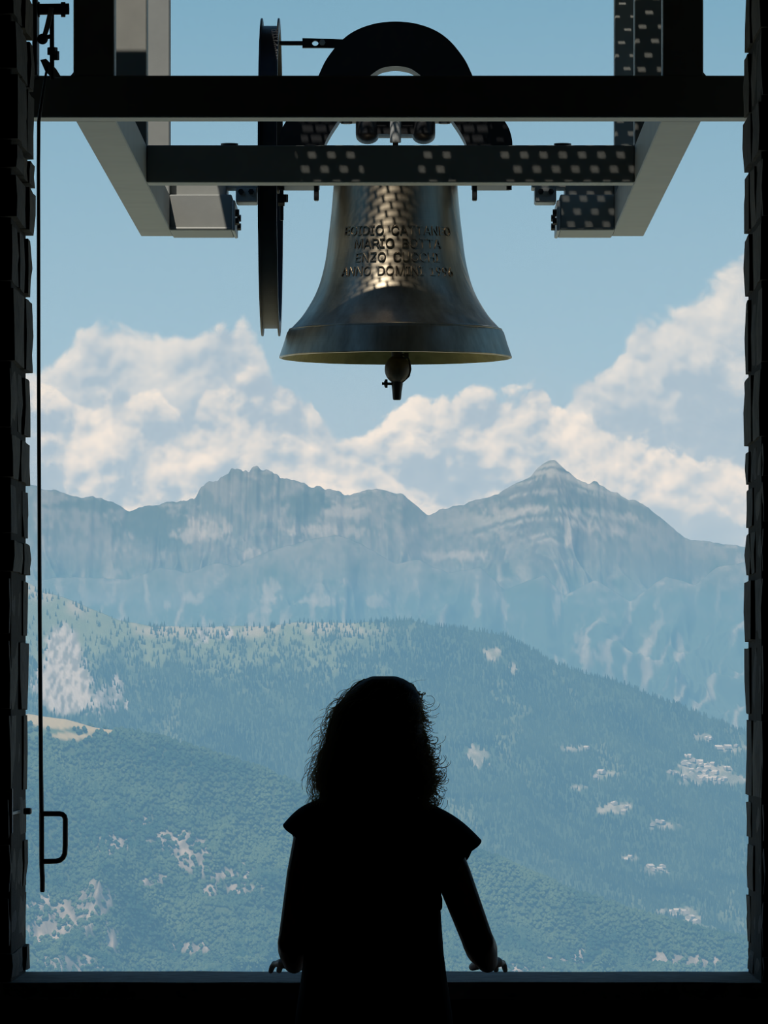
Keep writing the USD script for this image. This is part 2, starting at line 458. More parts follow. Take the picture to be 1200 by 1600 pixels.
# ------------------------------------------------------------------ the steel bell frame
ZT, ZB = 3.346, 3.230            # top and bottom of the beams
LXO, LXI, RXI, RXO = -.925, -.812, .706, .818
D1, D2, D3, D4 = 17.0, 19.11, 20.95, 21.29
SEC = .12
fr = thing('steel_gantry', 'grey painted steel gantry of square beams and posts that carries the bell', 'gantry')
obj('crossbeam', cbox(-1.12, 1.06, D1, D1 + SEC, ZB, ZT), M['steel'], fr)
obj('crossbeam', cbox(LXI, RXI, D2, D2 + SEC, ZB, ZT), M['steel'], fr)
for x0, x1 in ((LXO, LXI), (RXI, RXO)):
    obj('side_rail', cbox(x0, x1, D1 + SEC, D4, ZB, ZT), M['steel'], fr)
    for d in (D1, D2, D3):
        obj('post', cbox(x0, x1, d, d + SEC, ZT, DK + .02), M['steel'], fr)
for sgn, x in ((-1, LXO), (1, RXO)):           # small weld gussets beside the front posts
    obj('gusset', extrude_y(Polygon([(x, ZT - .002), (x + sgn * .012, ZT - .002), (x, ZT + .012)]), D1 + .02, D1 + SEC - .02), M['steel'], fr)
for sgn, xin, xend in ((-1, LXI, -.600), (1, RXI, .520)):
    a, b = sorted((xin, xend))
    obj('bearing_arm', cbox(a, b, D3, D4, ZB, ZT), M['steel'], fr)
    e = obj('end_plate', cbox(*sorted((xend, xend - sgn * .012)), D3 - .012, D4, ZB - .008, ZT - .02), M['galv'], fr)
    for y, z in ((D3 + .02, ZB + .025), (D3 + .02, ZB + .055), (D3 + .25, ZB + .025), (D3 + .25, ZB + .055)):
        obj('bolt', hexbolt((xend - sgn * .018, y, z), 'x', .012, .014), M['iron'], e)
    obj('lower_flange', cbox(a, b + 0, D3 - .008, D4 - .002, ZB - .006, ZB + .004), M['steel'], fr)
    # plinth and bearing on the arm
    x0, x1 = sorted((xin + sgn * -.0, xend + sgn * .02))
    obj('bearing_plinth', cbox(x0, x1, D3 + .05, D4 - .02, ZT, ZT + .075), M['steel'], fr)
    bx = xend + sgn * -.035 if sgn < 0 else xend - .035
    br = obj('bearing_bracket', cat(cbox(*sorted((xend + sgn * .06, xend - sgn * .095)), D3 + .06, D3 + .20, 3.375, 3.392, .002),
                                    cbox(*sorted((xend - sgn * .012, xend - sgn * .085)), D3 + .06, D3 + .20, 3.325, 3.377, .004)), M['galv'], fr)
    for q_ in (.03, .065):
        obj('bearing_bolt', hexbolt((xend - sgn * q_, D3 + .052, 3.36), 'y', .010, .02), M['iron'], br)
    hs = obj('bearing_housing', cat(cbox(*sorted((xend - sgn * .012, xend + sgn * .04)), D3 + .07, D3 + .23, 3.39, 3.505, .02),
                                    shift(trimesh.creation.cylinder(radius=.03, height=.03, sections=24), ((xend + sgn * .012), D3 + .15, 3.518))), M['iron'], fr, smooth=30)

# ------------------------------------------------------------------ the bell with its yoke and wheel
DB = 21.1
BX = (618 - VX) / F * DB
SB = F / DB
ZP = lambda py: EYE + (VY - py) / SB
bell = thing('bell', 'large bronze church bell with raised inscription, black arched yoke and a wheel', 'bell', (BX, DB, 0))
outer = [(60, 235), (76, 237), (86, 241), (92, 248), (95, 264), (97, 292), (98.5, 312), (100.5, 334), (104.5, 369), (109, 404), (116.5, 437), (125, 460), (136, 480), (146, 495), (159, 509.5), (164.5, 515)]
outer += [(166, 515.6), (169.5, 520), (175, 538), (180.5, 554), (182, 558)]
oz = np.array([(r / SB, ZP(y)) for r, y in outer])
# refine the profile so that the curve is smooth
tt = np.concatenate([[0], np.cumsum(np.linalg.norm(np.diff(oz, axis=0), axis=1))])
from scipy.interpolate import PchipInterpolator
a = PchipInterpolator(tt[:16], oz[:16, 0])(np.linspace(0, tt[15], 60)); b = PchipInterpolator(tt[:16], oz[:16, 1])(np.linspace(0, tt[15], 60))
prof_out = np.vstack([np.stack([a, b], 1), oz[16:]])
lip = [(181.5 / SB, ZP(559.5)), (178 / SB, ZP(560))]
inner = [(176, 556), (160, 525), (140, 500), (120, 470), (104, 440), (96, 400), (90, 340), (86, 280), (78, 254), (30, 248), (0.001, 248)]
inz = [(r / SB, ZP(y)) for r, y in inner]
obj('body', lathe(np.vstack([[(0.001, ZP(234))], prof_out, lip])[::-1], 160), M['bronze'], bell, smooth=35)
obj('inner_wall', lathe(np.array([lip[-1]] + inz)[::-1], 120), M['bronze_in'], bell, smooth=40)


def r_at(z):
    o = np.argsort(prof_out[:, 1])
    return np.interp(z, prof_out[o, 1], prof_out[o, 0])


for text, x0, x1, yc in (('EGIDIO CATTANEO', 541, 702, 367), ('MARIO BOTTA', 555, 688, 387.5), ('ENZO CUCCHI', 557, 686, 409), ('ANNO DOMINI 1996', 536, 706, 430.5)):
    rr = r_at(ZP(yc)) * SB
    A0, A1 = math.asin((x0 - 618) / rr), math.asin((x1 - 618) / rr)
    words = text.split(' ')
    ends, at_ = [], 0.0
    for w_ in words:
        t = trimesh.Trimesh(*meshkit.arrays(meshkit.text_mesh(w_, .031, .0042))[:2])
        width = np.ptp(t.vertices[:, 0])
        ends.append((t, at_, width)); at_ += width + .026
    total = at_ - .026
    for t, at_, width in ends:
        t = t.subdivide_to_size(.012)
        v, f = np.array(t.vertices), np.array(t.faces)
        ang = A0 + (A1 - A0) * (at_ + v[:, 0] - v[:, 0].min()) / total
        z = ZP(yc + 7) + v[:, 1]
        rad = r_at(z) - .0006 + v[:, 2]
        obj('inscription', trimesh.Trimesh(np.stack([rad * np.sin(ang), -rad * np.cos(ang), z], 1), f, process=False), M['letters'], bell)
# moulding line round the lip
obj('moulding', lathe([(r_at(ZP(515)) - .002, ZP(513.5)), (r_at(ZP(515)) + .0035, ZP(514.4)), (r_at(ZP(515.5)) + .0035, ZP(516.2)), (r_at(ZP(517)) - .001, ZP(517.5))][::-1], 160), M['bronze'], bell, smooth=30)

# crown between bell and yoke
crm = Manifold()
for s_ in (-1, 1):          # two lobes of the crown, with small gaps left beside the bolt
    lobe = [Manifold.sphere(1.0, 28).scale((18 / SB, .06, 12 / SB)).translate((s_ * 44 / SB, y_, ZP(z_))) for y_ in (-.05, .05) for z_ in (196, 211)]
    crm = crm + Manifold.batch_hull(lobe)
crm = crm + Manifold.cube((72 / SB, .16, 25 / SB), True).translate((0, 0, ZP(200))) + Manifold.cube((8 / SB, .05, 40 / SB), True).translate((0, 0, ZP(212)))
cr = obj('crown', crm, M['iron'], bell, smooth=35)
obj('crown_bolt', tube([(0, -.155, ZP(168)), (0, -.155, ZP(229))], .019, 16), M['galv'], cr, smooth=40)
hp = obj('hanger_plate', cbox(-87 / SB, 87 / SB, -.09, .09, ZP(189.5), ZP(178)), M['brown_iron'], bell)
for s in (-1, 1):
    obj('hanger_bolt', cat(hexbolt((s * 76 / SB, -.06, ZP(192.5)), 'z', .019, .016), hexbolt((s * 76 / SB, -.06, ZP(189)), 'z', .028, .012)), M['galv'], hp)


def half_arch(pts):
    pts = np.array(pts, float)
    yy = np.array([p[1] for p in pts]); w = np.array([p[0] for p in pts])
    t = np.concatenate([[0], np.cumsum(np.hypot(np.diff(w), np.diff(yy)))])
    q = np.linspace(0, t[-1], 70)
    return np.stack([PchipInterpolator(t, w)(q), PchipInterpolator(t, yy)(q)], 1)


ho = half_arch([(0, 38), (22, 39.5), (44, 44.5), (66, 54), (84, 67.5), (98, 83.5), (110, 101), (118, 118), (128, 140), (148, 166), (168, 190), (178, 208), (182, 228), (182, 270)])
hi_ = half_arch([(0, 107), (20, 110), (34, 118), (55, 138), (74, 165), (88, 190), (101, 210), (110, 228), (119, 270)])
left = [(-x, y) for x, y in ho[::-1]]
loop = [(x, y) for x, y in left] + [(x, y) for x, y in ho[1:]] + [(x, y) for x, y in hi_[::-1]] + [(-x, y) for x, y in hi_[1:]]
poly = Polygon([(x / SB, ZP(y)) for x, y in loop])
yk = obj('yoke', extrude_y(poly.buffer(0), -.085, .085), M['iron'], bell, smooth=30)
for s in (-1, 1):
    a, b = sorted((s * 119 / SB, s * 180 / SB))
    ft = obj('yoke_foot', cbox(a, b, -.10, .10, ZP(294), ZP(269)), M['iron'], yk)
    obj('clip', cbox(*sorted((s * 119.5 / SB, s * 127 / SB)), -.09, -.04, ZP(316), ZP(293)), M['iron'], yk)
    obj('foot_bolt', hexbolt((s * 177 / SB, -.07, ZP(295.5)), 'z', .009, .018), M['iron'], yk)
    x_end = (-.600 if s < 0 else .520) - BX - s * .012
    obj('axle', rod((s * 150 / SB, 0, 3.42), (x_end, 0, 3.42), .024, 20), M['galv'], yk)

# the wheel: two flanges on a grooved rim, spokes and hub
wx = (423 - VX) / F * DB - BX
ZW, RW = ZP(277.5), 247.5 / SB
wh = obj('wheel', lathe([(RW - .030, -.0285), (RW - .026, -.0285), (RW - .026, .0285), (RW - .040, .0285), (RW - .040, -.0285), (RW - .030, -.0285)], 128).apply_transform(trimesh.transformations.rotation_matrix(np.pi / 2, [0, 1, 0])).apply_translation((wx, 0, ZW)), M['iron'], bell, smooth=30)
for s in (-1, 1):
    fl = lathe([(RW - .048, 0), (RW, 0), (RW, .0055), (RW - .048, .0055), (RW - .048, 0)], 128)
    fl.apply_transform(trimesh.transformations.rotation_matrix(np.pi / 2, [0, 1, 0])); fl.apply_translation((wx + s * .029 - .00275, 0, ZW))
    obj('flange', fl, M['iron'], wh, smooth=30)
for k in range(6):
    t = math.radians(15 + 60 * k)
    obj('spoke', tube([(wx, .04 * math.cos(t), ZW + .04 * math.sin(t)), (wx, (RW - .035) * math.cos(t), ZW + (RW - .035) * math.sin(t))], .012, 8), M['iron'], wh)
hb = trimesh.creation.cylinder(radius=.055, height=.06, sections=32)
hb.apply_transform(trimesh.transformations.rotation_matrix(np.pi / 2, [0, 1, 0])); hb.apply_translation((wx, 0, ZW))
obj('hub', hb, M['iron'], wh, smooth=30)
# the stay from the wheel's top to the yoke, with its clevis
q = lambda px, py: ((px - 618) / SB, -.06, ZP(py))
st = obj('wheel_stay', rod(q(437, 70.5), q(476, 70.5), .0075), M['iron'], bell, smooth=40)
pl = Polygon([((x - 618) / SB, ZP(y)) for x, y in ((473, 63), (540, 65), (552, 70), (552, 78), (473, 78))])
for hx in (493,):
    pl = pl.difference(Polygon([((hx + 5 * math.cos(t) - 618) / SB, ZP(71 + 4 * math.sin(t))) for t in np.linspace(0, 2 * np.pi, 17)[:-1]]))
obj('clevis', extrude_y(pl, -.07, -.05), M['iron'], st)
obj('clevis_bolt', cat(hexbolt(((504 - 618) / SB, -.075, ZP(70)), 'y', .011, .014)), M['galv'], st)
st2 = obj('wheel_stay', rod(((440.5 - 618) / SB, -.02, ZP(250)), ((440.5 - 618) / SB, -.02, ZP(345)), .006), M['iron'], bell, smooth=40)
obj('stay_nut', cat(hexbolt(((440 - 618) / SB, -.03, ZP(314)), 'x', .020, .022), hexbolt(((445 - 618) / SB, -.03, ZP(311)), 'z', .012, .026)), M['iron'], st2)

# the clapper
cl = thing('clapper', 'dark iron clapper with round ball hanging below the mouth of the bell', 'clapper', (BX, DB, 0))
k = lambda px, py, y=0: ((px - 618) / SB, y, ZP(py))
obj('rod', tube([k(619, 250), k(620, 500), k(620.5, 546), k(621, 562)], [.016, .018, .020, .020], 16), M['iron'], cl, smooth=50)
bl = trimesh.creation.icosphere(3, 1.0)
bl.apply_scale((20 / SB, 20 / SB, 22.5 / SB)); bl.apply_translation(k(621, 577))
obj('ball', bl, M['brown_iron'], cl, smooth=True)
obj('flight', tube([k(620.5, 590), k(620.5, 600), k(620.3, 612), k(620.2, 623), k(620.2, 625)], [.022, .020, .0165, .0145, .012], 18), M['iron'], cl, smooth=40)
t = np.linspace(0, 1, 24)
loopx = np.array([k(x, y, -.01) for x, y in zip(np.interp(t, [0, .12, .3, .55, .8, 1], [624, 636, 640, 641.5, 639, 629]), np.interp(t, [0, .12, .3, .55, .8, 1], [553, 556, 565, 577, 588, 597]))])
cb = obj('safety_cable', tube(loopx, .0032, 8), M['iron'], cl, smooth=60)
obj('cable_clamp', cat(hexbolt(k(635, 556, -.012), 'x', .010, .016)), M['iron'], cb)
pn = obj('cross_pin', rod(k(597, 599.5, -.005), k(616, 600, -.005), .005, 10), M['iron'], cl)
obj('wing_nut', cat(hexbolt(k(603, 599.5, -.005), 'x', .010, .012), rod(k(603.5, 593, -.005), k(603.5, 606, -.005), .0045, 8)), M['iron'], pn)

# ------------------------------------------------------------------ the pull rod with its handle, and the linkage at the top left
DR = 16.78
R = lambda px, py, d=DR: P(px, py, d)
pr = thing('pull_rod', 'long thin black iron rod with a looped handle hanging beside the left stone jamb', 'rod')
obj('rod', tube([R(74, 104, 16.91), R(71, 120, 16.86), R(66, 152), R(60.5, 190), R(60, 260), R(60.5, 600), R(62, 950), R(64, 1200), R(65, 1272)], [.0035, .0035, .004, .005, .005, .0052, .0056, .006, .0066], 10), M['iron'], pr, smooth=60)
obj('rod_end', tube([R(65, 1270), R(65.2, 1350), R(66.2, 1372), R(66.2, 1392), R(66.2, 1394)], [.0072, .0072, .0072, .0068, .005], 10), M['iron'], pr, smooth=60)
c = []
for (px, py) in [(66, 1271.5), (80, 1271.5), (93, 1271.5), (97.5, 1272.5), (100.8, 1275.5), (102, 1280), (102, 1300), (102, 1320), (101.2, 1334), (98.5, 1340), (94, 1344), (88, 1345.5), (78, 1345.8), (66, 1346)]:
    c.append(R(px, py))
obj('handle', tube(c, .0073, 12), M['iron'], pr, smooth=60)
bk = thing('rod_guide', 'small dark iron guide bracket fixed into the left stone jamb level with the rod handle', 'bracket')
obj('arm', cbox(R(17, 0)[0], R(44, 0)[0], 16.30, 16.33, R(0, 1271, 16.3)[2], R(0, 1263.5, 16.3)[2], .002), M['iron'], bk)
g0 = P(36, 1267.5, 16.3)
obj('knuckle', cbox(P(37, 0, 16.3)[0], P(48.5, 0, 16.3)[0], 16.285, 16.345, g0[2] - .0085, g0[2] + .0085, .003), M['iron'], bk)
obj('wall_plate', cbox(P(17, 0, 15.97)[0], P(20, 0, 15.97)[0], 15.955, 15.975, P(0, 1302, 15.97)[2], P(0, 1232, 15.97)[2], .001), M['galv'], bk)  # added pale strip in place of a bright sliver of light at the jamb
obj('tie', cbox(P(17, 0, 16)[0], P(19.5, 0, 16)[0], 15.97, 16.32, g0[2] - .005, g0[2] + .003, .001), M['iron'], bk)

DL = 16.92
Lk = lambda px, py, d=DL: P(px, py, d)
lk = thing('bell_pull_linkage', 'small iron linkage of pipe, lever and knob beside the left front post', 'linkage')
pp = obj('pipe', rod(Lk(40, 15), Lk(108, 14), .0155, 20), M['iron'], lk, smooth=40)
for px in (59, 99):
    obj('pipe_collar', rod(Lk(px - 3.5, 15), Lk(px + 3, 15), .021, 20), M['iron'], pp, smooth=40)
lv = obj('lever', extrude_y(Polygon([tuple(Lk(x, y)[[0, 2]]) for x, y in ((78, 12), (85, 14), (80, 40), (73, 60), (66, 60), (71, 42))]), DL - .03, DL - .018), M['galv'], lk)
obj('knob', shift(trimesh.creation.icosphere(2, .015), Lk(66.5, 61, DL - .03)), M['iron'], lv, smooth=True)
obj('knob_pin', rod(Lk(59, 62, DL - .03), Lk(82, 56, DL - .03), .006), M['iron'], lv)
vr = obj('drop_rod', rod(Lk(81, 20), Lk(81.5, 124), .0062), M['iron'], lk, smooth=40)
obj('rod_nut', cat(hexbolt(Lk(82, 80, DL - .01), 'z', .014, .02), hexbolt(Lk(87, 87, DL - .01), 'z', .010, .024)), M['iron'], vr)
obj('catch_plate', extrude_y(Polygon([tuple(Lk(x, y)[[0, 2]]) for x, y in ((63, 94), (72, 92), (88, 108), (96, 121), (80, 121), (70, 110))]), DL - .005, DL + .010), M['galv'], lk)
obj('side_plate', cbox(Lk(52, 0)[0], Lk(59.5, 0)[0], DL - .05, DL + .06, Lk(0, 120)[2], Lk(0, 0)[2], .002), M['iron'], lk)

# ------------------------------------------------------------------ the woman at the parapet
PX, PY = -.088, 15.66
per = thing('person', 'woman with shoulder length curly hair seen from behind, hands on the stone parapet', 'person', (PX, PY, 0))


def sph(c, r):
    s = Manifold.sphere(1.0, 24)
    r = np.broadcast_to(np.asarray(r, float), (3,))
    return s.scale(tuple(r)).translate(tuple(float(x) for x in c))


def bone(a, ra, b, rb):
    return Manifold.batch_hull([sph(a, ra), sph(b, rb)])


def hullof(*cr):
    return Manifold.batch_hull([sph(c, r) for c, r in cr])


def smooth_mesh(man, size, it, lamb=.5):
    m = man.refine_to_length(size).to_mesh()
    t = trimesh.Trimesh(m.vert_properties[:, :3], m.tri_verts, process=True)
    trimesh.smoothing.filter_taubin(t, lamb=lamb, nu=lamb + .03, iterations=it)
    return t


HX = .030                        # the head stands a little right of the trunk's middle
# arms: shoulder, elbow, wrist (she faces +y, so screen left is -x)
ARM = {-1: ((-.154, 0, 1.298), (-.203, .025, 1.000), (-.207, .285, .934)), 1: ((.156, 0, 1.298), (.268, .025, 1.000), (.295, .285, .936))}
trunk = [hullof(((-.072, .0, .93), (.105, .10, .11)), ((.072, .0, .93), (.105, .10, .11)), ((-.052, .005, 1.07), (.095, .085, .10)), ((.052, .005, 1.07), (.095, .085, .10))),
         hullof(((-.052, .005, 1.07), (.095, .085, .10)), ((.052, .005, 1.07), (.095, .085, .10)), ((-.075, .01, 1.23), (.088, .092, .10)), ((.075, .01, 1.23), (.088, .092, .10))),
         hullof(((-.075, .01, 1.23), (.085, .088, .09)), ((.075, .01, 1.23), (.085, .088, .09)), ((-.130, 0, 1.300), .044), ((.130, 0, 1.300), .044), ((.012, -.005, 1.37), .058)),
         bone((.010, -.005, 1.35), .060, (HX, .012, 1.46), .050)]
for s in (-1, 1):
    sh, el, wr = ARM[s]
    trunk += [bone(sh, .043, np.add(np.multiply(sh, .55), np.multiply(el, .45)), .046), bone(np.add(np.multiply(sh, .6), np.multiply(el, .4)), .046, el, .040), bone(el, .041, np.add(np.multiply(el, .65), np.multiply(wr, .35)), .041), bone(np.add(np.multiply(el, .65), np.multiply(wr, .35)), .041, wr, .027)]
    hip, kn, an = (s * .085, 0, .90), (s * .095, .01, .48), (s * .10, -.02, .085)
    trunk += [bone(hip, .092, kn, .056), bone(kn, .055, (s * .098, -.012, .36), .056), bone((s * .098, -.012, .36), .056, an, .036), hullof((an, .036), ((s * .10, -.045, .032), .030), ((s * .115, .13, .028), (.042, .03, .026)), ((s * .112, .175, .024), (.036, .03, .022)))]
# head
hc = np.array([HX, .020, 1.558])
trunk += [hullof((hc + (0, -.022, .022), (.074, .085, .082)), (hc + (0, .02, .012), (.070, .075, .085)), (hc + (0, .045, -.055), (.048, .045, .045)), (hc + (0, .066, -.088), (.026, .022, .022)), (hc + (0, -.03, -.045), (.055, .055, .05))),
          hullof((hc + (0, .092, .008), (.010, .010, .012)), (hc + (0, .112, -.030), (.011, .011, .010)), (hc + (0, .085, -.038), (.017, .014, .010))),     # nose
          hullof((hc + (-.028, .082, .030), (.018, .012, .008)), (hc + (.028, .082, .030), (.018, .012, .008)))]                                          # brow
for s in (-1, 1):
    trunk.append(hullof((hc + (s * .076, -.005, .012), (.010, .018, .022)), (hc + (s * .074, -.002, -.025), (.008, .012, .014))))


def hand(wr, s, ydir):
    """A relaxed hand lying on the parapet, turned outwards: palm, four curled fingers and a thumb, each its own chain."""
    out = []
    w = np.array(wr)
    f = np.array(ydir, float); f /= np.linalg.norm(f)          # the way the fingers point
    up = np.array([0, 0, 1.0]); up -= f * (up @ f); up /= np.linalg.norm(up)
    side = np.cross(f, up)                                     # to her right
    out_ = side * s                                            # outwards
    kn = [w + f * (.082 - .004 * abs(i - 1)) + out_ * (-.030 + .020 * i) + up * (.004 - .003 * abs(i - 1)) for i in range(4)]
    out.append(Manifold.batch_hull([sph(w, (.025, .025, .018)), sph(w + f * .03 - out_ * .022, .014), sph(w + f * .03 + out_ * .024, .014), sph(kn[0], .0115), sph(kn[1], .0115), sph(kn[2], .011), sph(kn[3], .0105)]))
    for i, (L, r) in enumerate(((.040, .0092), (.044, .0094), (.041, .009), (.033, .008))):
        spread = out_ * (.10 * (i - 1.2))
        p0 = kn[i]
        curl = [.02, .22 + .06 * i, .50 + .08 * i]
        for j, (a, l) in enumerate(zip(curl, (L, L * .62, L * .5))):
            d = (f + spread) * math.cos(a) - up * math.sin(a)
            d /= np.linalg.norm(d)
            p1 = p0 + d * l
            out.append(bone(p0, r * (1.1 - .08 * j), p1, r * (1.0 - .1 * j)))
            p0 = p1
    t0 = w + f * .022 - out_ * .022 - up * .004
    t1 = t0 + f * .034 - out_ * .014 - up * .006
    t2 = t1 + f * .030 - out_ * .006 - up * .003
    t3 = t2 + f * .022 + out_ * .002
    out += [bone(t0, .014, t1, .0115), bone(t1, .0115, t2, .010), bone(t2, .010, t3, .0085)]
    return out


HD = {-1: ((-.16, .97, -.03)), 1: ((.05, .99, -.03))}
hands = []
for s in (-1, 1):
    hands += hand(ARM[s][2], s, HD[s])
big = Manifold.batch_boolean(trunk, m3.OpType.Add)
hnd = Manifold.batch_boolean(hands, m3.OpType.Add)
# trunk smoothed first, then joined with the finely cut hands so the fingers stay apart
tb = smooth_mesh(big, .014, 10)
th = smooth_mesh(hnd, .0035, 6)
man = lambda t: Manifold(m3.Mesh(np.asarray(t.vertices, np.float32), np.asarray(t.faces, np.uint32)))
body = man(tb) + man(th)
bm = body.to_mesh()
obj('body', trimesh.Trimesh(bm.vert_properties[:, :3], bm.tri_verts, process=True), M['skin'], per, smooth=True)
for s in (-1, 1):
    e = trimesh.creation.icosphere(2, .011); e.apply_translation(hc + (s * .030, .088, .010))
    obj('eye', e, M['eye'], per, smooth=True)
lp = trimesh.creation.icosphere(2, 1.0); lp.apply_scale((.022, .008, .007)); lp.apply_translation(hc + (0, .094, -.060))
obj('mouth', lp, M['lip'], per, smooth=True)


def sections(rows, n=48, seed=0, wob=0.0, cap=(True, True)):
    """A garment skin through ellipses: rows of (cx, cy, z, half width, half depth)."""
    ang = np.arange(n) * 2 * np.pi / n
    rows = np.array(rows, float)
    zi = np.linspace(0, len(rows) - 1, (len(rows) - 1) * 5 + 1)
    R_ = np.stack([PchipInterpolator(np.arange(len(rows)), rows[:, i])(zi) for i in range(5)], 1)
    ca, sa = np.cos(ang), np.sin(ang)
    sup = lambda v: np.sign(v) * np.abs(v) ** .86
    v = np.stack([R_[:, 0, None] + R_[:, 3, None] * sup(ca), R_[:, 1, None] + R_[:, 4, None] * sup(sa), np.repeat(R_[:, 2, None], n, 1)], -1)
    if wob:
        t = (meshkit.fbm(np.stack([v[..., 0] * 9, v[..., 1] * 9, v[..., 2] * 4], -1), 3, seed) - .5) * wob
        v[..., 0] += t * ca; v[..., 1] += t * sa
    nr = len(v)
    i, j = np.meshgrid(np.arange(nr - 1), np.arange(n), indexing='ij')
    q = np.stack([i * n + j, i * n + (j + 1) % n, (i + 1) * n + (j + 1) % n, (i + 1) * n + j], -1).reshape(-1, 4)
    f = np.vstack([q[:, [0, 2, 1]], q[:, [0, 3, 2]]])
    v = v.reshape(-1, 3)
    for end, on in ((0, cap[0]), (nr - 1, cap[1])):
        if on:
            k_ = len(v); v = np.vstack([v, v[end * n:(end + 1) * n].mean(0)])
            jj = np.arange(n)
            tri = np.stack([np.full(n, k_), end * n + jj, end * n + (jj + 1) % n], 1)
            f = np.vstack([f, tri if end == 0 else tri[:, ::-1]])
    return trimesh.Trimesh(v, f, process=False)


# the t-shirt: trunk and shoulders, with flaring cap sleeves
tor = hullof(((-.080, .0, 1.08), (.092, .105, .06)), ((.080, .0, 1.08), (.092, .105, .06)), ((-.080, .005, 1.24), (.092, .110, .08)), ((.080, .005, 1.24), (.092, .110, .08)))
yoke_ = hullof(((-.080, .005, 1.24), (.092, .108, .07)), ((.080, .005, 1.24), (.092, .108, .07)), ((-.122, 0, 1.303), (.052, .062, .046)), ((.126, 0, 1.303), (.052, .062, .046)), ((-.075, -.01, 1.338), (.06, .06, .025)), ((.085, -.01, 1.338), (.06, .06, .025)))
shirt = smooth_mesh(tor + yoke_, .016, 8)
sv = np.array(shirt.vertices)
sv += (meshkit.fbm(sv * [10, 10, 7], 3, 3) - .5)[:, None] * .012 * (sv - [0, 0, 0]) / np.linalg.norm(sv * [1, 1, 0] + 1e-6, axis=1)[:, None] * [1, 1, 0]
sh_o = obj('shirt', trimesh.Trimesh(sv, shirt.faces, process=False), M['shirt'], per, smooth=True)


def sleeve(a, ra, b, rb, hem_tilt, thick=.004, n=40):
    """An open flaring sleeve from the shoulder a to the hem centre b; the hem ring is tilted by the vector hem_tilt."""
    a, b = np.array(a), np.array(b)
    ax = b - a; L = np.linalg.norm(ax); ax /= L
    u = np.cross(ax, [0, 1, 0]); u /= np.linalg.norm(u); w = np.cross(ax, u)
    ang = np.arange(n) * 2 * np.pi / n
    rings = []
    ks = np.linspace(0, 1, 9)
    for off in (0, thick):
        rr = []
        for k_ in (ks if off == 0 else ks[::-1]):
            r0 = ra + (rb - ra) * k_ ** .9 - off + .009 * math.sin(math.pi * k_)
            c0 = a + (b - a) * k_
            ring = c0 + r0[0] * np.cos(ang)[:, None] * u + r0[1] * np.sin(ang)[:, None] * w
            ring = ring + ax * (k_ ** 2 * hem_tilt * np.cos(ang))[:, None]
            ring += ax * (k_ ** 2 * .006 * np.sin(3 * ang))[:, None]
            rr.append(ring)
        rings += rr
    v = np.array(rings); nr = len(v)
    i, j = np.meshgrid(np.arange(nr), np.arange(n), indexing='ij')
    q = np.stack([i * n + j, i * n + (j + 1) % n, ((i + 1) % nr) * n + (j + 1) % n, ((i + 1) % nr) * n + j], -1).reshape(-1, 4)
    return trimesh.Trimesh(v.reshape(-1, 3), np.vstack([q[:, [0, 1, 2]], q[:, [0, 2, 3]]]), process=False)


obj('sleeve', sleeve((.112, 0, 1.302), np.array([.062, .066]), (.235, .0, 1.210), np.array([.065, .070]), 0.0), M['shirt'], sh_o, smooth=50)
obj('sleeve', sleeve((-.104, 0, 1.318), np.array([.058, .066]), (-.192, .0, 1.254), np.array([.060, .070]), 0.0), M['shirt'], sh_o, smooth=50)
nb = tube([np.array([.010 + .066 * math.cos(t), -.004 + .062 * math.sin(t), 1.368 + .012 * -math.sin(t)]) for t in np.linspace(0, 2 * np.pi, 40)], .007, 8, cap=False)
obj('neckband', nb, M['shirt'], sh_o, smooth=True)
# pinafore dress with two straps over the shoulders
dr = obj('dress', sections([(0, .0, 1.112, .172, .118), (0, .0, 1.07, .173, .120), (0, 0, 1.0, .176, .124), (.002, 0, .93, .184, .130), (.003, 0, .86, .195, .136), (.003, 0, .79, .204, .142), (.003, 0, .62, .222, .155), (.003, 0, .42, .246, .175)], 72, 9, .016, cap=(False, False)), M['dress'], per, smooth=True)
obj('waistband', sections([(0, .0, 1.118, .174, .120), (0, .0, 1.108, .1765, .1225), (0, .0, 1.092, .1765, .1225), (0, .0, 1.082, .174, .120)], 72, cap=(False, False)), M['strap'], dr, smooth=40)
for s, xs in ((-1, (-.055, -.075, -.095, -.10)), (1, (.055, .075, .095, .098))):
    path = [(xs[0], -.1225, 1.10), (xs[1], -.1245, 1.18), (xs[2], -.118, 1.26), (xs[3], -.095, 1.325), (xs[3], -.055, 1.368), (xs[3], 0, 1.376), (xs[2], .06, 1.362), (xs[1], .105, 1.30), (xs[0], .122, 1.20), (xs[0], .124, 1.10)]
    pv = np.array(path)
    L = []
    for p_, (hw) in zip(pv, [.016] * len(pv)):
        L.append(p_ - [hw, 0, 0]); L.append(p_ + [hw, 0, 0])
    L = np.array(L)
    nn = np.stack([[0, -1 if k_ < 4 else (1 if k_ > 6 else 0), 1 if 3 <= k_ <= 7 else 0] for k_ in range(len(pv))]).astype(float)
    nn /= np.linalg.norm(nn, axis=1, keepdims=True)
    top = L + np.repeat(nn, 2, 0) * .006
    v = np.vstack([L, top]); m_ = len(L); f = []
    for k_ in range(len(pv) - 1):
        a0, b0, a1, b1 = 2 * k_, 2 * k_ + 1, 2 * k_ + 2, 2 * k_ + 3
        for quad in ((a0 + m_, b0 + m_, b1 + m_, a1 + m_), (a0, a1, b1, b0), (a0, a0 + m_, a1 + m_, a1), (b0, b1, b1 + m_, b0 + m_)):
            f.append(quad)
    obj('strap', (v, np.array(f)), M['strap'], dr)

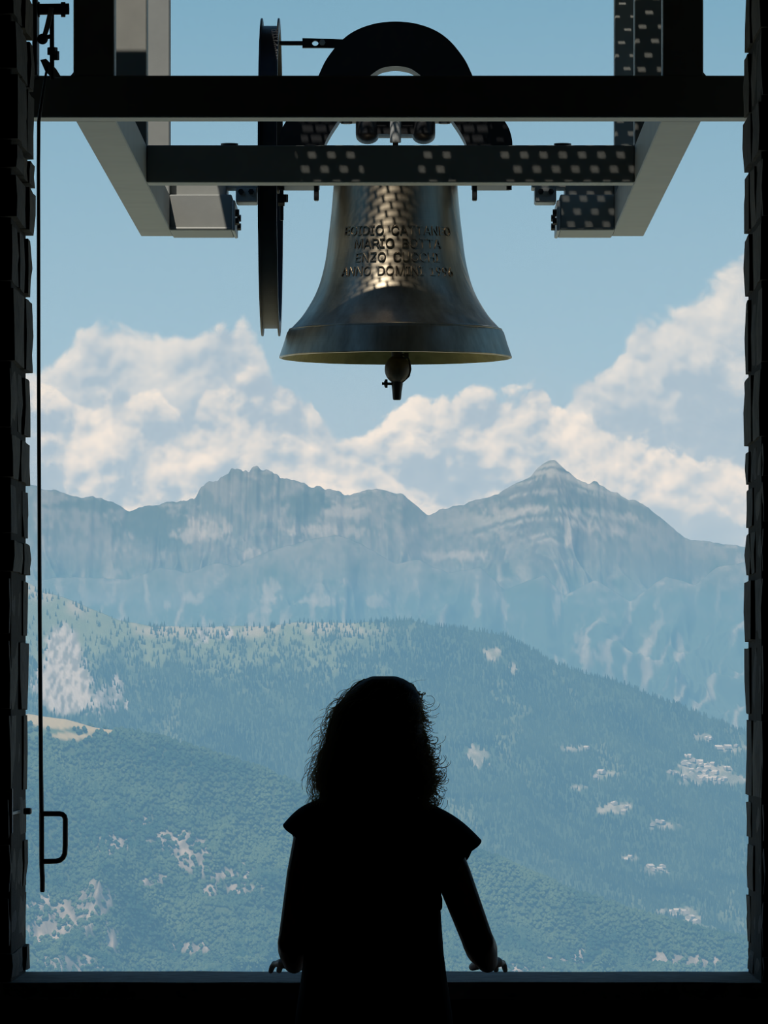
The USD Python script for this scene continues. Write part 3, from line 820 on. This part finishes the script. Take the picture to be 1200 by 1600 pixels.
# hair: a dense inner mass and loose curls over it
to_l = lambda px, py: ((px - VX) / F * PY - PX, EYE + (VY - py) / F * PY)
hrows = []
for cxp, py, hw, hd in ((600, 1056.5, 14, .02), (600, 1060, 27, .05), (600, 1070, 43, .075), (598, 1085, 55, .092), (594, 1105, 63, .102), (590, 1130, 69, .108), (589, 1160, 73, .110), (589, 1190, 79, .112), (589, 1215, 84, .112), (589, 1235, 82, .105), (589, 1246, 70, .09)):
    x, z = to_l(cxp, py)
    hrows.append((x, -.028 if py > 1100 else -.015, z, hw / F * PY, hd))
core = sections(hrows, 64, 5, .02)
# open the mass in front of the face
cv = np.array(core.vertices)
frontm = (cv[:, 1] > .03) & (cv[:, 2] < 1.60)
cv[frontm, 1] = .03 + (cv[frontm, 1] - .03) * .25
hr = obj('hair', trimesh.Trimesh(cv, core.faces, process=False), M['hair_core'], per, smooth=True)
r = np.random.default_rng(21)
hp_ = np.array(hrows)
pts, cnts, wid = [], [], []
for k_ in range(3600):
    az = r.uniform(0, 2 * np.pi)
    if math.sin(az) > .55:                       # not over the face
        az = -az
    low = r.random() < .62
    z0 = r.uniform(1.385, 1.54) if low else r.uniform(1.50, 1.672)
    zr, o = hp_[:, 2], np.argsort(hp_[:, 2])
    L = r.uniform(.05, .13)
    wild = r.random() ** (1.6 if low else 3.2)
    nst = 18
    ph, turns, rad = r.uniform(0, 6.28), r.uniform(.7, 2.0), r.uniform(.005, .012) * (1 + 1.0 * wild)
    lift = r.uniform(.0, .5) * wild
    line = []
    for i in range(nst):
        s_ = i / (nst - 1)
        zz = z0 - L * s_ * (1 - lift * s_ * 1.3)
        zq = max(zz, 1.375)
        gx = [np.interp(zq, zr[o], hp_[o, i2]) for i2 in (0, 1, 3, 4)]
        out_ = .99 + (.03 + .30 * wild) * s_ ** 1.2
        x_ = gx[0] + gx[2] * math.cos(az) * out_
        y_ = min(gx[1] + gx[3] * math.sin(az) * out_, .035)
        a_ = ph + turns * 2 * math.pi * s_
        amp = rad * (.15 + s_)
        line.append((x_ + amp * math.cos(a_), y_ + amp * math.cos(a_ + 1.0) * .7, max(zz, 1.352) + amp * math.sin(a_)))
    pts += line; cnts.append(nst); wid += list(np.linspace(.0022, .0010, nst))
# a few flyaway hairs
for k_ in range(40):
    az = r.uniform(0, 2 * np.pi)
    z0 = r.uniform(1.50, 1.675)
    gx = [np.interp(z0, zr[o], hp_[o, i2]) for i2 in (0, 1, 3, 4)]
    c_ = np.array([gx[0] + gx[2] * math.cos(az), gx[1] + gx[3] * math.sin(az) * .8, z0])
    if c_[1] > .03: c_[1] = .03
    d_ = np.array([math.cos(az), .3 * math.sin(az), r.uniform(-.5, .6)])
    L = r.uniform(.02, .06); bend = np.array([r.normal(), r.normal(), r.normal() - .8]) * .5
    pts += [tuple(c_ + d_ * L * s_ + bend * L * s_ * s_) for s_ in np.linspace(0, 1, 10)]
    cnts.append(10); wid += list(np.linspace(.0009, .0004, 10))
bc = UsdGeom.BasisCurves.Define(stage, path_for('curls', per))
bc.CreateTypeAttr('linear')
bc.CreatePointsAttr(Vt.Vec3fArray.FromNumpy(np.array(pts, np.float32)))
bc.CreateCurveVertexCountsAttr(Vt.IntArray.FromNumpy(np.array(cnts, np.int32)))
bc.CreateWidthsAttr(Vt.FloatArray.FromNumpy(np.array(wid, np.float32)))
bc.SetWidthsInterpolation('vertex')
UsdShade.MaterialBindingAPI.Apply(bc.GetPrim()).Bind(M['hair'])
tag(bc.GetPrim(), 'loose brown curls', kind='stuff')

# ------------------------------------------------------------------ the land
def tinted(o, rgb):
    pv = UsdGeom.PrimvarsAPI(o).CreatePrimvar('tint', Sdf.ValueTypeNames.Color3fArray, 'vertex')
    pv.Set(Vt.Vec3fArray.FromNumpy(np.asarray(rgb, np.float32)))


def ridged(p, octaves=4, seed=0):
    out, a, tot = 0, 1.0, 0
    for o_ in range(octaves):
        n_ = 1 - np.abs(2 * meshkit.noise(np.asarray(p) * 2.0 ** o_, seed + 17 * o_) - 1)
        out = out + a * n_ * n_; tot += a; a *= .5
    return out / tot


def sstep(a, b, x):
    t_ = np.clip((x - a) / (b - a), 0, 1)
    return t_ * t_ * (3 - 2 * t_)


def terrain(Dc, sky, u0, u1, du, base_py, L, nt, carve, lam, seed, crest_noise, back=.12, steep=1.0, spur=.25, teeth=((0, 0), (1, 0))):
    """A mountainside: the crest follows the skyline sky (picture px), and the face comes down towards the viewer over L metres."""
    u = np.concatenate([np.arange(-1300, u0, du * 4), np.arange(u0, u1, du), np.arange(u1, 2600, du * 4)])      # finer where the opening shows it, coarser on towards both sides
    t = np.concatenate([np.linspace(-back, 0, 9)[:-1], np.linspace(0, 1, nt) ** 1.15])
    px, py = np.array(sky, float).T
    U, T = np.meshgrid(u, t)
    X = (U - VX) / F * Dc
    sk = np.interp(u, px, py)
    sk = np.convolve(np.pad(sk, 1, mode='edge'), np.ones(3) / 3, 'valid')
    q = np.stack([u / 23.0, np.zeros_like(u), np.zeros_like(u)], 1)
    sk = sk + (meshkit.fbm(q, 5, seed) - .5) * 2 * crest_noise + (meshkit.fbm(q * 2.6 + 50, 3, seed + 4) - .5) * 2 * np.interp(u, *zip(*teeth))
    Zc = EYE + (VY - sk) / F * Dc
    zb = EYE + (VY - base_py) / F * (Dc - L)
    Tc = np.clip(T, 0, 1)
    fall = 1 - (1 - Tc) ** (1 + .35 * steep)
    Z = Zc[None] + (zb - Zc[None]) * (fall * .75 + Tc * .25)
    Z = np.where(T < 0, Zc[None] + T * L * 1.1, Z)
    Y = Dc - T * L
    # spurs and gullies that run down the face; they only carve, so the skyline stays
    warp = (meshkit.fbm(np.stack([X / lam * .7, T * 2.2, np.zeros_like(X)], -1), 3, seed + 1) - .5) * 1.6
    s1 = ridged(np.stack([X / lam + warp * 1.3 + T * .9, T * 2.4 + warp * .6, np.zeros_like(X)], -1), 4, seed + 2)
    s2 = ridged(np.stack([X / lam * 3.1 + warp * 2.6 - T * 2, T * 9.0 + warp, np.zeros_like(X)], -1), 4, seed + 3)
    lump = meshkit.fbm(np.stack([X / lam * 2.2, T * 7, np.zeros_like(X)], -1), 4, seed + 5)
    amt = (.45 * sstep(0, .07, T) + .55 * sstep(0, .35, T)) * (1 - .3 * sstep(.7, 1, T))
    Z = Z - carve * amt * (.62 * (1 - s1) + .22 * (1 - s2) + .3 * (1 - lump))
    Y = Y - carve * spur * amt * (s1 - .5) * 2.2
    PYv = VY - (Z - EYE) / Y * F
    PXv = VX + X / Y * F
    nu = len(u)
    i, j = np.meshgrid(np.arange(len(t) - 1), np.arange(nu - 1), indexing='ij')
    quad = np.stack([i * nu + j, (i + 1) * nu + j, (i + 1) * nu + j + 1, i * nu + j + 1], -1).reshape(-1, 4)
    V = np.stack([X, Y, Z], -1)
    return dict(V=V, F=quad, px=PXv, py=PYv, T=T, X=X, s1=s1, s2=s2, lump=lump, nu=nu, u=u, t=t)


def blend(c, m, col):
    return c * (1 - m[..., None]) + np.asarray(col) * m[..., None]


def blob(h, cx_, cy, rx, ry, seed, rough=.9, lo=.75, hi=1.15):
    """A ragged patch of ground, around the place that the picture shows at (cx, cy)."""
    d = np.hypot((h['px'] - cx_) / rx, (h['py'] - cy) / ry)
    n_ = meshkit.fbm(np.stack([h['px'] / 9, h['py'] / 9, np.full_like(h['px'], seed)], -1), 4, seed)
    return 1 - sstep(lo, hi, d + (n_ - .5) * 2 * rough)


# far range
A_SKY = [(-1300, 820), (-1050, 770), (-800, 805), (-620, 760), (-450, 800), (-200, 770), (0, 750), (45, 757), (62, 762), (85, 765), (110, 773), (130, 776), (146, 774), (160, 777), (175, 785), (188, 791), (200, 799), (206, 798), (217, 790), (245, 788), (270, 785), (290, 783), (305, 780), (311, 766), (320, 755), (330, 752), (340, 748), (352, 738), (362, 735), (370, 734), (379, 737), (386, 735), (394, 733), (400, 731), (408, 735), (415, 734), (425, 735), (433, 740), (440, 746), (450, 747), (465, 754), (478, 757), (487, 760), (492, 756), (497, 755), (505, 758), (520, 766), (538, 774), (560, 770), (575, 765), (590, 765), (603, 768), (620, 770), (631, 772), (645, 785), (668, 804), (690, 796), (710, 790), (735, 784), (750, 780), (780, 770), (800, 760), (820, 750), (835, 737), (848, 725), (858, 719), (868, 721), (880, 732), (890, 740), (905, 750), (920, 753), (932, 751), (940, 757), (950, 765), (975, 777), (1000, 787), (1020, 800), (1040, 815), (1060, 832), (1070, 840), (1100, 845), (1140, 852), (1160, 855), (1330, 890), (1500, 850), (1700, 880), (1900, 800), (2150, 845), (2600, 780)]
A = terrain(20500, A_SKY, -250, 1450, 1.8, 1200, 3600, 250, 520, 420, 31, 3.5, steep=.7, teeth=((0, 1.5), (290, 2.5), (320, 6), (520, 6), (560, 2), (660, 2), (800, 2), (860, 1.5), (890, 3.5), (980, 3), (1060, 1.2)))


def far_colour(h, seed, line=905, rocky=1.0):
    px, py = h['px'], h['py']
    z0_ = np.zeros_like(px)
    n1 = meshkit.fbm(np.stack([px / 40, py / 26, z0_], -1), 5, seed)
    n2 = meshkit.fbm(np.stack([px / 8, py / 10, z0_], -1), 4, seed + 3)
    n3 = meshkit.fbm(np.stack([px / 15 + n1 * 3, py / 5, z0_], -1), 4, seed + 5)
    c = np.ones(px.shape + (3,)) * np.array([.080, .095, .082])
    c = blend(c, sstep(.44, .60, n2 * .55 + n1 * .45) * .7 * rocky, (.145, .145, .13))
    c = blend(c, sstep(.56, .70, n3 * .6 + h['s2'] * .4) * .6 * rocky, (.20, .19, .165))
    wood = sstep(line - 45, line + 45, py + (n1 - .5) * 150 + (n2 - .5) * 60)
    c = blend(c, wood * .95, (.036, .060, .042))
    fall = meshkit.fbm(np.stack([(h['X'] + (h['T'] - .3) * 700 * sstep(800, 1100, px)) / 26 + n1 * 2.2, h['T'] * 6, z0_], -1), 4, seed + 9)
    c = blend(c, sstep(.56, .72, fall) * wood * (.4 + .5 * n1), (.185, .18, .15))
    return c, n1, n2


col, n1, n2 = far_colour(A, 3)
px_, py_ = A['px'], A['py']
# bedding of the pointed peak, dipping away from its top on both sides
bands = meshkit.fbm(np.stack([px_ / 90, (py_ - np.abs(px_ - 862) * .30) / 6.5 + n1 * 2, np.zeros_like(px_)], -1), 3, 77)
zone = np.exp(-((px_ - 850) / 130) ** 2) * (1 - sstep(815, 870, py_))
col = blend(col, zone * sstep(.50, .62, bands) * .75, (.26, .25, .215))
col = blend(col, zone * sstep(.52, .64, 1 - bands) * .6, (.055, .065, .058))
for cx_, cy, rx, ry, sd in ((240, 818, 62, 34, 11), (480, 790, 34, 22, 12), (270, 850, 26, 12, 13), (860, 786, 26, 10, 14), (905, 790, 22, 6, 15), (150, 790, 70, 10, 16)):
    col = blend(col, blob(A, cx_, cy, rx, ry, sd, .7) * .8, (.042, .062, .050))  # dark patches; the largest paint cloud and gully shadow into the tint
for cx_, cy, rx, ry, sd in ((322, 826, 34, 16, 1), (300, 835, 22, 10, 2), (396, 870, 14, 10, 3), (540, 800, 34, 9, 8), (510, 830, 60, 8, 9), (560, 880, 40, 8, 10), (700, 868, 60, 6, 4), (888, 828, 5, 26, 5), (896, 850, 5, 16, 6), (960, 830, 16, 9, 7), (920, 826, 12, 8, 17), (855, 768, 20, 4, 18), (800, 800, 40, 6, 19), (985, 808, 18, 5, 20)):
    col = blend(col, blob(A, cx_, cy, rx, ry, sd, 1.2) * .5, (.28, .26, .225))
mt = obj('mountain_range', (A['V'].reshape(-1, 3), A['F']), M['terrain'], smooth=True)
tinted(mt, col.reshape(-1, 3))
tag(mt, 'hazy far mountain range with a rugged summit and a pointed banded peak', 'mountains')

# the spurs in front of it
A2 = terrain(18500, [(-1300, 880), (-900, 920), (-500, 890), (-200, 905), (0, 912), (60, 905), (120, 902), (200, 905), (250, 888), (290, 895), (335, 880), (372, 884), (420, 862), (470, 846), (500, 839), (525, 836), (548, 841), (575, 856), (620, 880), (655, 874), (700, 896), (750, 886), (790, 922), (850, 900), (880, 930), (930, 906), (985, 940), (1040, 900), (1085, 915), (1120, 885), (1160, 880), (1400, 890), (1600, 930), (1900, 880), (2600, 930)],
             -250, 1450, 2.2, 1215, 2600, 170, 330, 330, 131, 3.0, steep=.6)
col, n1, n2 = far_colour(A2, 43, 922, .9)
for cx_, cy, rx, ry, sd in ((430, 925, 8, 22, 21), (415, 935, 10, 14, 22), (305, 935, 14, 8, 23), (260, 945, 8, 8, 24), (505, 940, 28, 6, 25), (540, 908, 8, 8, 26), (590, 938, 14, 10, 27), (870, 950, 5, 30, 28), (880, 925, 12, 14, 29), (908, 1005, 12, 20, 30), (945, 1020, 14, 16, 31), (1060, 1020, 6, 30, 32), (1010, 1030, 8, 26, 33), (1075, 912, 8, 4, 34), (985, 950, 6, 22, 35), (790, 955, 5, 24, 36), (745, 940, 5, 26, 37)):
    col = blend(col, blob(A2, cx_, cy, rx, ry, sd, 1.5) * .4, (.22, .21, .18))
m2_ = obj('mountain_spur', (A2['V'].reshape(-1, 3), A2['F']), M['terrain'], smooth=True)
tinted(m2_, col.reshape(-1, 3))
tag(m2_, 'low wooded blue spurs with pale gullies, at the foot of the far mountain range', 'mountains')

# middle ridge, wooded
B = terrain(13500, [(-1300, 800), (-900, 845), (-500, 830), (-200, 870), (0, 893), (48, 912), (70, 924), (100, 933), (130, 946), (160, 958), (185, 969), (230, 977), (300, 980), (360, 978), (420, 978), (440, 975), (470, 972), (560, 973), (600, 971), (640, 969), (680, 978), (740, 985), (790, 994), (830, 1016), (870, 1039), (900, 1049), (960, 1064), (1010, 1084), (1050, 1099), (1100, 1119), (1160, 1142), (1400, 1205), (1700, 1225), (2000, 1180), (2600, 1120)],
            -200, 1400, 2.4, 1600, 2300, 230, 120, 420, 47, 1.2, steep=.5)
n1 = meshkit.fbm(np.stack([B['px'] / 46, B['py'] / 30, np.zeros_like(B['px'])], -1), 5, 21)
n2 = meshkit.fbm(np.stack([B['px'] / 10, B['py'] / 8, np.zeros_like(B['px'])], -1), 4, 26)
col = np.ones(B['px'].shape + (3,)) * np.array([.036, .056, .034])
meadowB = (1 - sstep(560, 640, B['px'])) * (1 - sstep(975, 1075, B['py'] + (n2 - .5) * 150 + (n1 - .5) * 110 + (B['px'] - 300) * .02))
meadowB = np.maximum(meadowB, (1 - sstep(150, 260, B['px'])) * (1 - sstep(980, 1000, B['py'])) * .9)
col = blend(col, meadowB, (.105, .13, .072))
cliff = np.zeros_like(n1)
for cx_, cy, rx, ry, sd in ((98, 1062, 46, 46, 31), (98, 1020, 30, 44, 32), (105, 1088, 44, 28, 34)):
    cliff = np.maximum(cliff, blob(B, cx_, cy, rx, ry, sd, .28))
for cx_, cy, rx, ry, sd in ((165, 1095, 26, 20, 33), (318, 992, 14, 14, 35), (355, 990, 8, 8, 39), (180, 1080, 14, 22, 40)):
    cliff = np.maximum(cliff, blob(B, cx_, cy, rx, ry, sd, 1.0) * .8)
rockn = meshkit.fbm(np.stack([B['px'] / 5 + B['py'] / 18, B['py'] / 11, np.zeros_like(B['px'])], -1), 4, 29)
col = blend(col, (1 - sstep(.012, .03, B['T'])) * (1 - sstep(560, 640, B['px'])) * sstep(.4, .6, n1) * .8, (.24, .22, .16))
col = blend(col, cliff, (.14, .14, .125))
col = blend(col, cliff * sstep(.40, .58, rockn), (.285, .275, .25))
vill = np.zeros_like(n1)
for cx_, cy, rx, ry, sd in ((748, 1186, 17, 14, 41), (738, 1176, 8, 12, 42), (1100, 1212, 44, 16, 43), (1138, 1218, 30, 9, 44), (1080, 1192, 18, 10, 45), (890, 1169, 24, 6, 46), (1098, 1152, 14, 6, 47), (1140, 1170, 22, 5, 48), (945, 1212, 18, 6, 49), (960, 1262, 26, 9, 50), (1035, 1290, 20, 7, 51), (905, 1230, 12, 5, 52), (770, 1020, 12, 12, 53), (800, 1045, 7, 7, 54), (1060, 1425, 32, 7, 55), (1085, 1438, 16, 10, 56), (1020, 1360, 20, 6, 57), (985, 1340, 10, 5, 58)):
    vill = np.maximum(vill, blob(B, cx_, cy, rx, ry, sd, .85))
col = blend(col, vill * (.45 + .55 * sstep(.4, .6, n2)), (.215, .205, .165))
strk = meshkit.fbm(np.stack([B['X'] / 40 + n1 * 3, B['T'] * 5, np.zeros_like(n1)], -1), 4, 38)
clear_ = sstep(.66, .76, strk) * .8
col = blend(col, clear_ * .5, (.13, .15, .085))
md = obj('wooded_ridge', (B['V'].reshape(-1, 3), B['F']), M['terrain'], smooth=True)
tinted(md, col.reshape(-1, 3))
tag(md, 'long wooded ridge in the middle distance, with meadows and a pale cliff', 'ridge')
bareB = np.clip(np.maximum.reduce([meadowB * .86, cliff * 1.0, vill, clear_ * .3]), 0, 1)

# near hillside
C = terrain(10500, [(-1300, 1010), (-900, 1050), (-500, 1070), (0, 1108), (48, 1116), (100, 1123), (150, 1137), (210, 1145), (260, 1156), (330, 1177), (400, 1200), (450, 1220), (500, 1246), (560, 1268), (650, 1296), (720, 1318), (800, 1352), (900, 1396), (1000, 1428), (1160, 1468), (1400, 1515), (1800, 1530), (2600, 1450)],
            -200, 1400, 2.4, 1760, 1600, 230, 210, 250, 77, 1.0, steep=.4)
n1 = meshkit.fbm(np.stack([C['px'] / 60, C['py'] / 40, np.zeros_like(C['px'])], -1), 5, 61)
n2 = meshkit.fbm(np.stack([C['px'] / 11, C['py'] / 11, np.zeros_like(C['px'])], -1), 4, 66)
col = np.ones(C['px'].shape + (3,)) * np.array([.045, .066, .032])
mead = np.zeros_like(n1)
for cx_, cy, rx, ry, sd in ((70, 1122, 60, 10, 71), (110, 1131, 60, 9, 72), (165, 1137, 46, 8, 73), (110, 1150, 40, 6, 74)):
    mead = np.maximum(mead, blob(C, cx_, cy, rx, ry, sd, .35))
col = blend(col, mead, (.27, .225, .125))
green_ = blob(C, 80, 1145, 55, 12, 75, .3) * (1 - mead)
col = blend(col, green_, (.065, .095, .05))
rock = np.zeros_like(n1)
for cx_, cy, rx, ry, sd in ((275, 1318, 40, 16, 81), (300, 1338, 30, 18, 82), (262, 1308, 24, 8, 83), (225, 1283, 18, 8, 84), (345, 1365, 30, 10, 85), (370, 1388, 28, 9, 86), (385, 1360, 10, 16, 87), (180, 1320, 26, 14, 88), (100, 1430, 50, 30, 89), (150, 1405, 30, 26, 90), (75, 1450, 30, 26, 91), (175, 1470, 14, 26, 92), (325, 1390, 14, 8, 93), (105, 1505, 40, 12, 94), (300, 1480, 28, 10, 95), (235, 1375, 22, 10, 96), (1060, 1500, 60, 10, 97), (880, 1500, 36, 6, 98), (800, 1514, 50, 6, 99), (905, 1490, 8, 8, 100)):
    rock = np.maximum(rock, blob(C, cx_, cy, rx, ry, sd, 1.0))
col = blend(col, rock, (.16, .145, .12))
col = blend(col, rock * sstep(.45, .6, n2), (.25, .22, .185))
nr_ = obj('wooded_hillside', (C['V'].reshape(-1, 3), C['F']), M['terrain'], smooth=True)
tinted(nr_, col.reshape(-1, 3))
tag(nr_, 'nearer bushy green hillside with a straw coloured meadow on its crest', 'hillside')
bareC = np.clip(np.maximum.reduce([mead, green_ * .9, rock * .8]), 0, 1)


# the mountain's own sunny slope falling away below the parapet (out of the picture)
x_, y_ = np.linspace(-1500, 1500, 61), np.concatenate([np.linspace(16.7, 60, 12), np.linspace(80, 3000, 40)])
Xs, Ys = np.meshgrid(x_, y_)
Zs = -1.0 - .36 * (Ys - 16.7) - .00001 * (Ys - 16.7) ** 2 + (meshkit.fbm(np.stack([Xs / 90, Ys / 90, 0 * Xs], -1), 4, 5) - .5) * np.clip((Ys - 30) * .2, 0, 60) - .03 * np.abs(Xs)
i, j = np.meshgrid(np.arange(len(y_) - 1), np.arange(60), indexing='ij')
quad = np.stack([i * 61 + j, i * 61 + j + 1, (i + 1) * 61 + j + 1, (i + 1) * 61 + j], -1).reshape(-1, 4)
near = obj('grass_slope', (np.stack([Xs, Ys, Zs], -1).reshape(-1, 3), quad), noisy('dry_grass', (.40, .385, .25), (.54, .51, .35), .5, .95, coord='object'), smooth=True)
tag(near, kind='structure')


# trees
def conifer(seed):
    r_ = np.random.default_rng(seed)
    parts = []
    for z0, z1, w in ((.06, .55, .21), (.34, .80, .155), (.60, 1.0, .095)):
        c_ = trimesh.creation.cone(radius=w, height=z1 - z0, sections=7)
        vv = np.array(c_.vertices); vv += (r_.random(vv.shape) - .5) * .03
        parts.append(trimesh.Trimesh(vv + [0, 0, z0], c_.faces, process=False))
    parts.append(shift(trimesh.creation.cylinder(radius=.02, height=.14, sections=5), (0, 0, .05)))
    return trimesh.util.concatenate(parts)


def broadleaf(seed):
    r_ = np.random.default_rng(seed)
    parts = []
    for c_, s_ in (((0, 0, .58), .36), ((.2, .05, .50), .25), ((-.16, .12, .52), .26), ((.02, -.18, .48), .26), ((.03, .04, .80), .22)):
        b_ = trimesh.creation.icosphere(1, s_)
        vv = np.array(b_.vertices) * (1 + (r_.random((len(b_.vertices), 1)) - .5) * .3)
        parts.append(trimesh.Trimesh(vv * [1, 1, .85] + c_, b_.faces, process=False))
    parts.append(shift(trimesh.creation.cylinder(radius=.035, height=.4, sections=5), (0, 0, .15)))
    return trimesh.util.concatenate(parts)


def forest(name, label, h, bare, n, size, proto_fn, m, seed, pxlim, tmax=1.0, jitter=.3):
    r_ = np.random.default_rng(seed)
    nt_, nu_ = h['T'].shape
    fi, fj = r_.uniform(7.5, (nt_ - 1.01) * tmax, n * 2), r_.uniform(0, nu_ - 1.01, n * 2)
    i0, j0 = fi.astype(int), fj.astype(int)
    a_, b_ = (fi - i0)[:, None], (fj - j0)[:, None]
    V = h['V']
    p = (V[i0, j0] * (1 - a_) * (1 - b_) + V[i0 + 1, j0] * a_ * (1 - b_) + V[i0, j0 + 1] * (1 - a_) * b_ + V[i0 + 1, j0 + 1] * a_ * b_)
    k_ = (r_.random(len(p)) > bare[i0, j0]) & (h['px'][i0, j0] > pxlim[0]) & (h['px'][i0, j0] < pxlim[1]) & (h['py'][i0, j0] < pxlim[2])
    p = p[k_][:n]
    pi = UsdGeom.PointInstancer.Define(stage, path_for(name))
    pr_ = pi.GetPrim()
    rel = []
    for q_ in range(3):
        o_ = usdkit.mesh(stage, f'{pr_.GetPath()}/tree_{q_:03d}', proto_fn(seed + q_), m, smooth=False)
        rel.append(o_.GetPath())
    pi.CreatePrototypesRel().SetTargets(rel)
    pi.CreateProtoIndicesAttr(Vt.IntArray.FromNumpy(r_.integers(0, 3, len(p)).astype(np.int32)))
    pi.CreatePositionsAttr(Vt.Vec3fArray.FromNumpy((p - [0, 0, .4]).astype(np.float32)))
    sc = size * (1 + (r_.random(len(p)) - .5) * 2 * jitter)
    wd = sc * r_.uniform(.85, 1.2, len(p))
    pi.CreateScalesAttr(Vt.Vec3fArray.FromNumpy(np.stack([wd, wd, sc], 1).astype(np.float32)))
    an = r_.uniform(0, 2 * np.pi, len(p))
    pi.CreateOrientationsAttr(Vt.QuathArray([Gf.Quath(float(math.cos(t_ / 2)), 0, 0, float(math.sin(t_ / 2))) for t_ in an]))
    tag(pr_, label, 'forest', kind='stuff')
    return pr_


forest('conifer_forest', 'dense dark conifer forest clothing the middle ridge', B, bareB, 72000, 11.0, conifer, M['conifer'], 301, (-1200, 2500, 1500), tmax=.86)
forest('broadleaf_forest', 'bushy green broadleaf woods covering the nearer hillside', C, bareC, 66000, 8.0, broadleaf, M['broadleaf'], 401, (-1200, 2500, 1600), tmax=.72)

r_ = np.random.default_rng(77)
hv, hf, hn = [], [], 0
unit = np.array([(-.5, -.5, 0), (.5, -.5, 0), (.5, .5, 0), (-.5, .5, 0), (-.5, -.5, .6), (.5, -.5, .6), (.5, .5, .6), (-.5, .5, .6), (-.5, 0, 1), (.5, 0, 1)])
uf = np.array([(0, 1, 5), (0, 5, 4), (1, 2, 6), (1, 6, 5), (2, 3, 7), (2, 7, 6), (3, 0, 4), (3, 4, 7), (4, 5, 9), (4, 9, 8), (6, 7, 8), (6, 8, 9), (5, 6, 9), (7, 4, 8)])
cand = np.argwhere((vill > .5) & (B['px'] > 860) & (B['px'] < 1200))
for q_ in r_.choice(len(cand), 70, replace=False):
    i_, j_ = cand[q_]
    w_ = r_.uniform(7, 13)
    a_ = r_.uniform(0, 3.1)
    pt = unit * [w_ * 1.3, w_, w_ * .75]
    pt = np.stack([pt[:, 0] * math.cos(a_) - pt[:, 1] * math.sin(a_), pt[:, 0] * math.sin(a_) + pt[:, 1] * math.cos(a_), pt[:, 2]], 1) + B['V'][i_, j_] - [0, 0, .6]
    hv.append(pt); hf.append(uf + hn); hn += 10
tag(obj('hamlet', (np.vstack(hv), np.vstack(hf)), noisy('limewash', (.24, .225, .19), (.36, .34, .30), .05, .9)), 'scattered pale houses of the hamlets on the wooded ridge', 'houses', kind='stuff')

# ------------------------------------------------------------------ summer haze over the valley: a dense low layer and a thin high one
def haze(name, box, k, label):
    m_ = mat('air_' + name, {'v': ('volume_coefficients', {'scatter_coeffs': k, 'absorption_coeffs': (0, 0, 0), 'anisotropy': 0.0})}, volume='v.volume')
    b_ = trimesh.creation.box((box[1] - box[0], box[3] - box[2], box[5] - box[4]))
    b_.apply_translation(((box[0] + box[1]) / 2, (box[2] + box[3]) / 2, (box[4] + box[5]) / 2))
    tag(obj(name, b_, m_), label, 'haze', kind='stuff')


haze('valley_haze', (-14000, 14000, 700, 26000, -1500, 320), (1.6e-5, 3.6e-5, 5.4e-5), 'pale blue summer haze lying in the valley in front of the mountains')
haze('upper_haze', (-14500, 14500, 690, 26500, 320.5, 1600), (.35e-5, .7e-5, 1.1e-5), 'thin blue haze around the mountain tops')
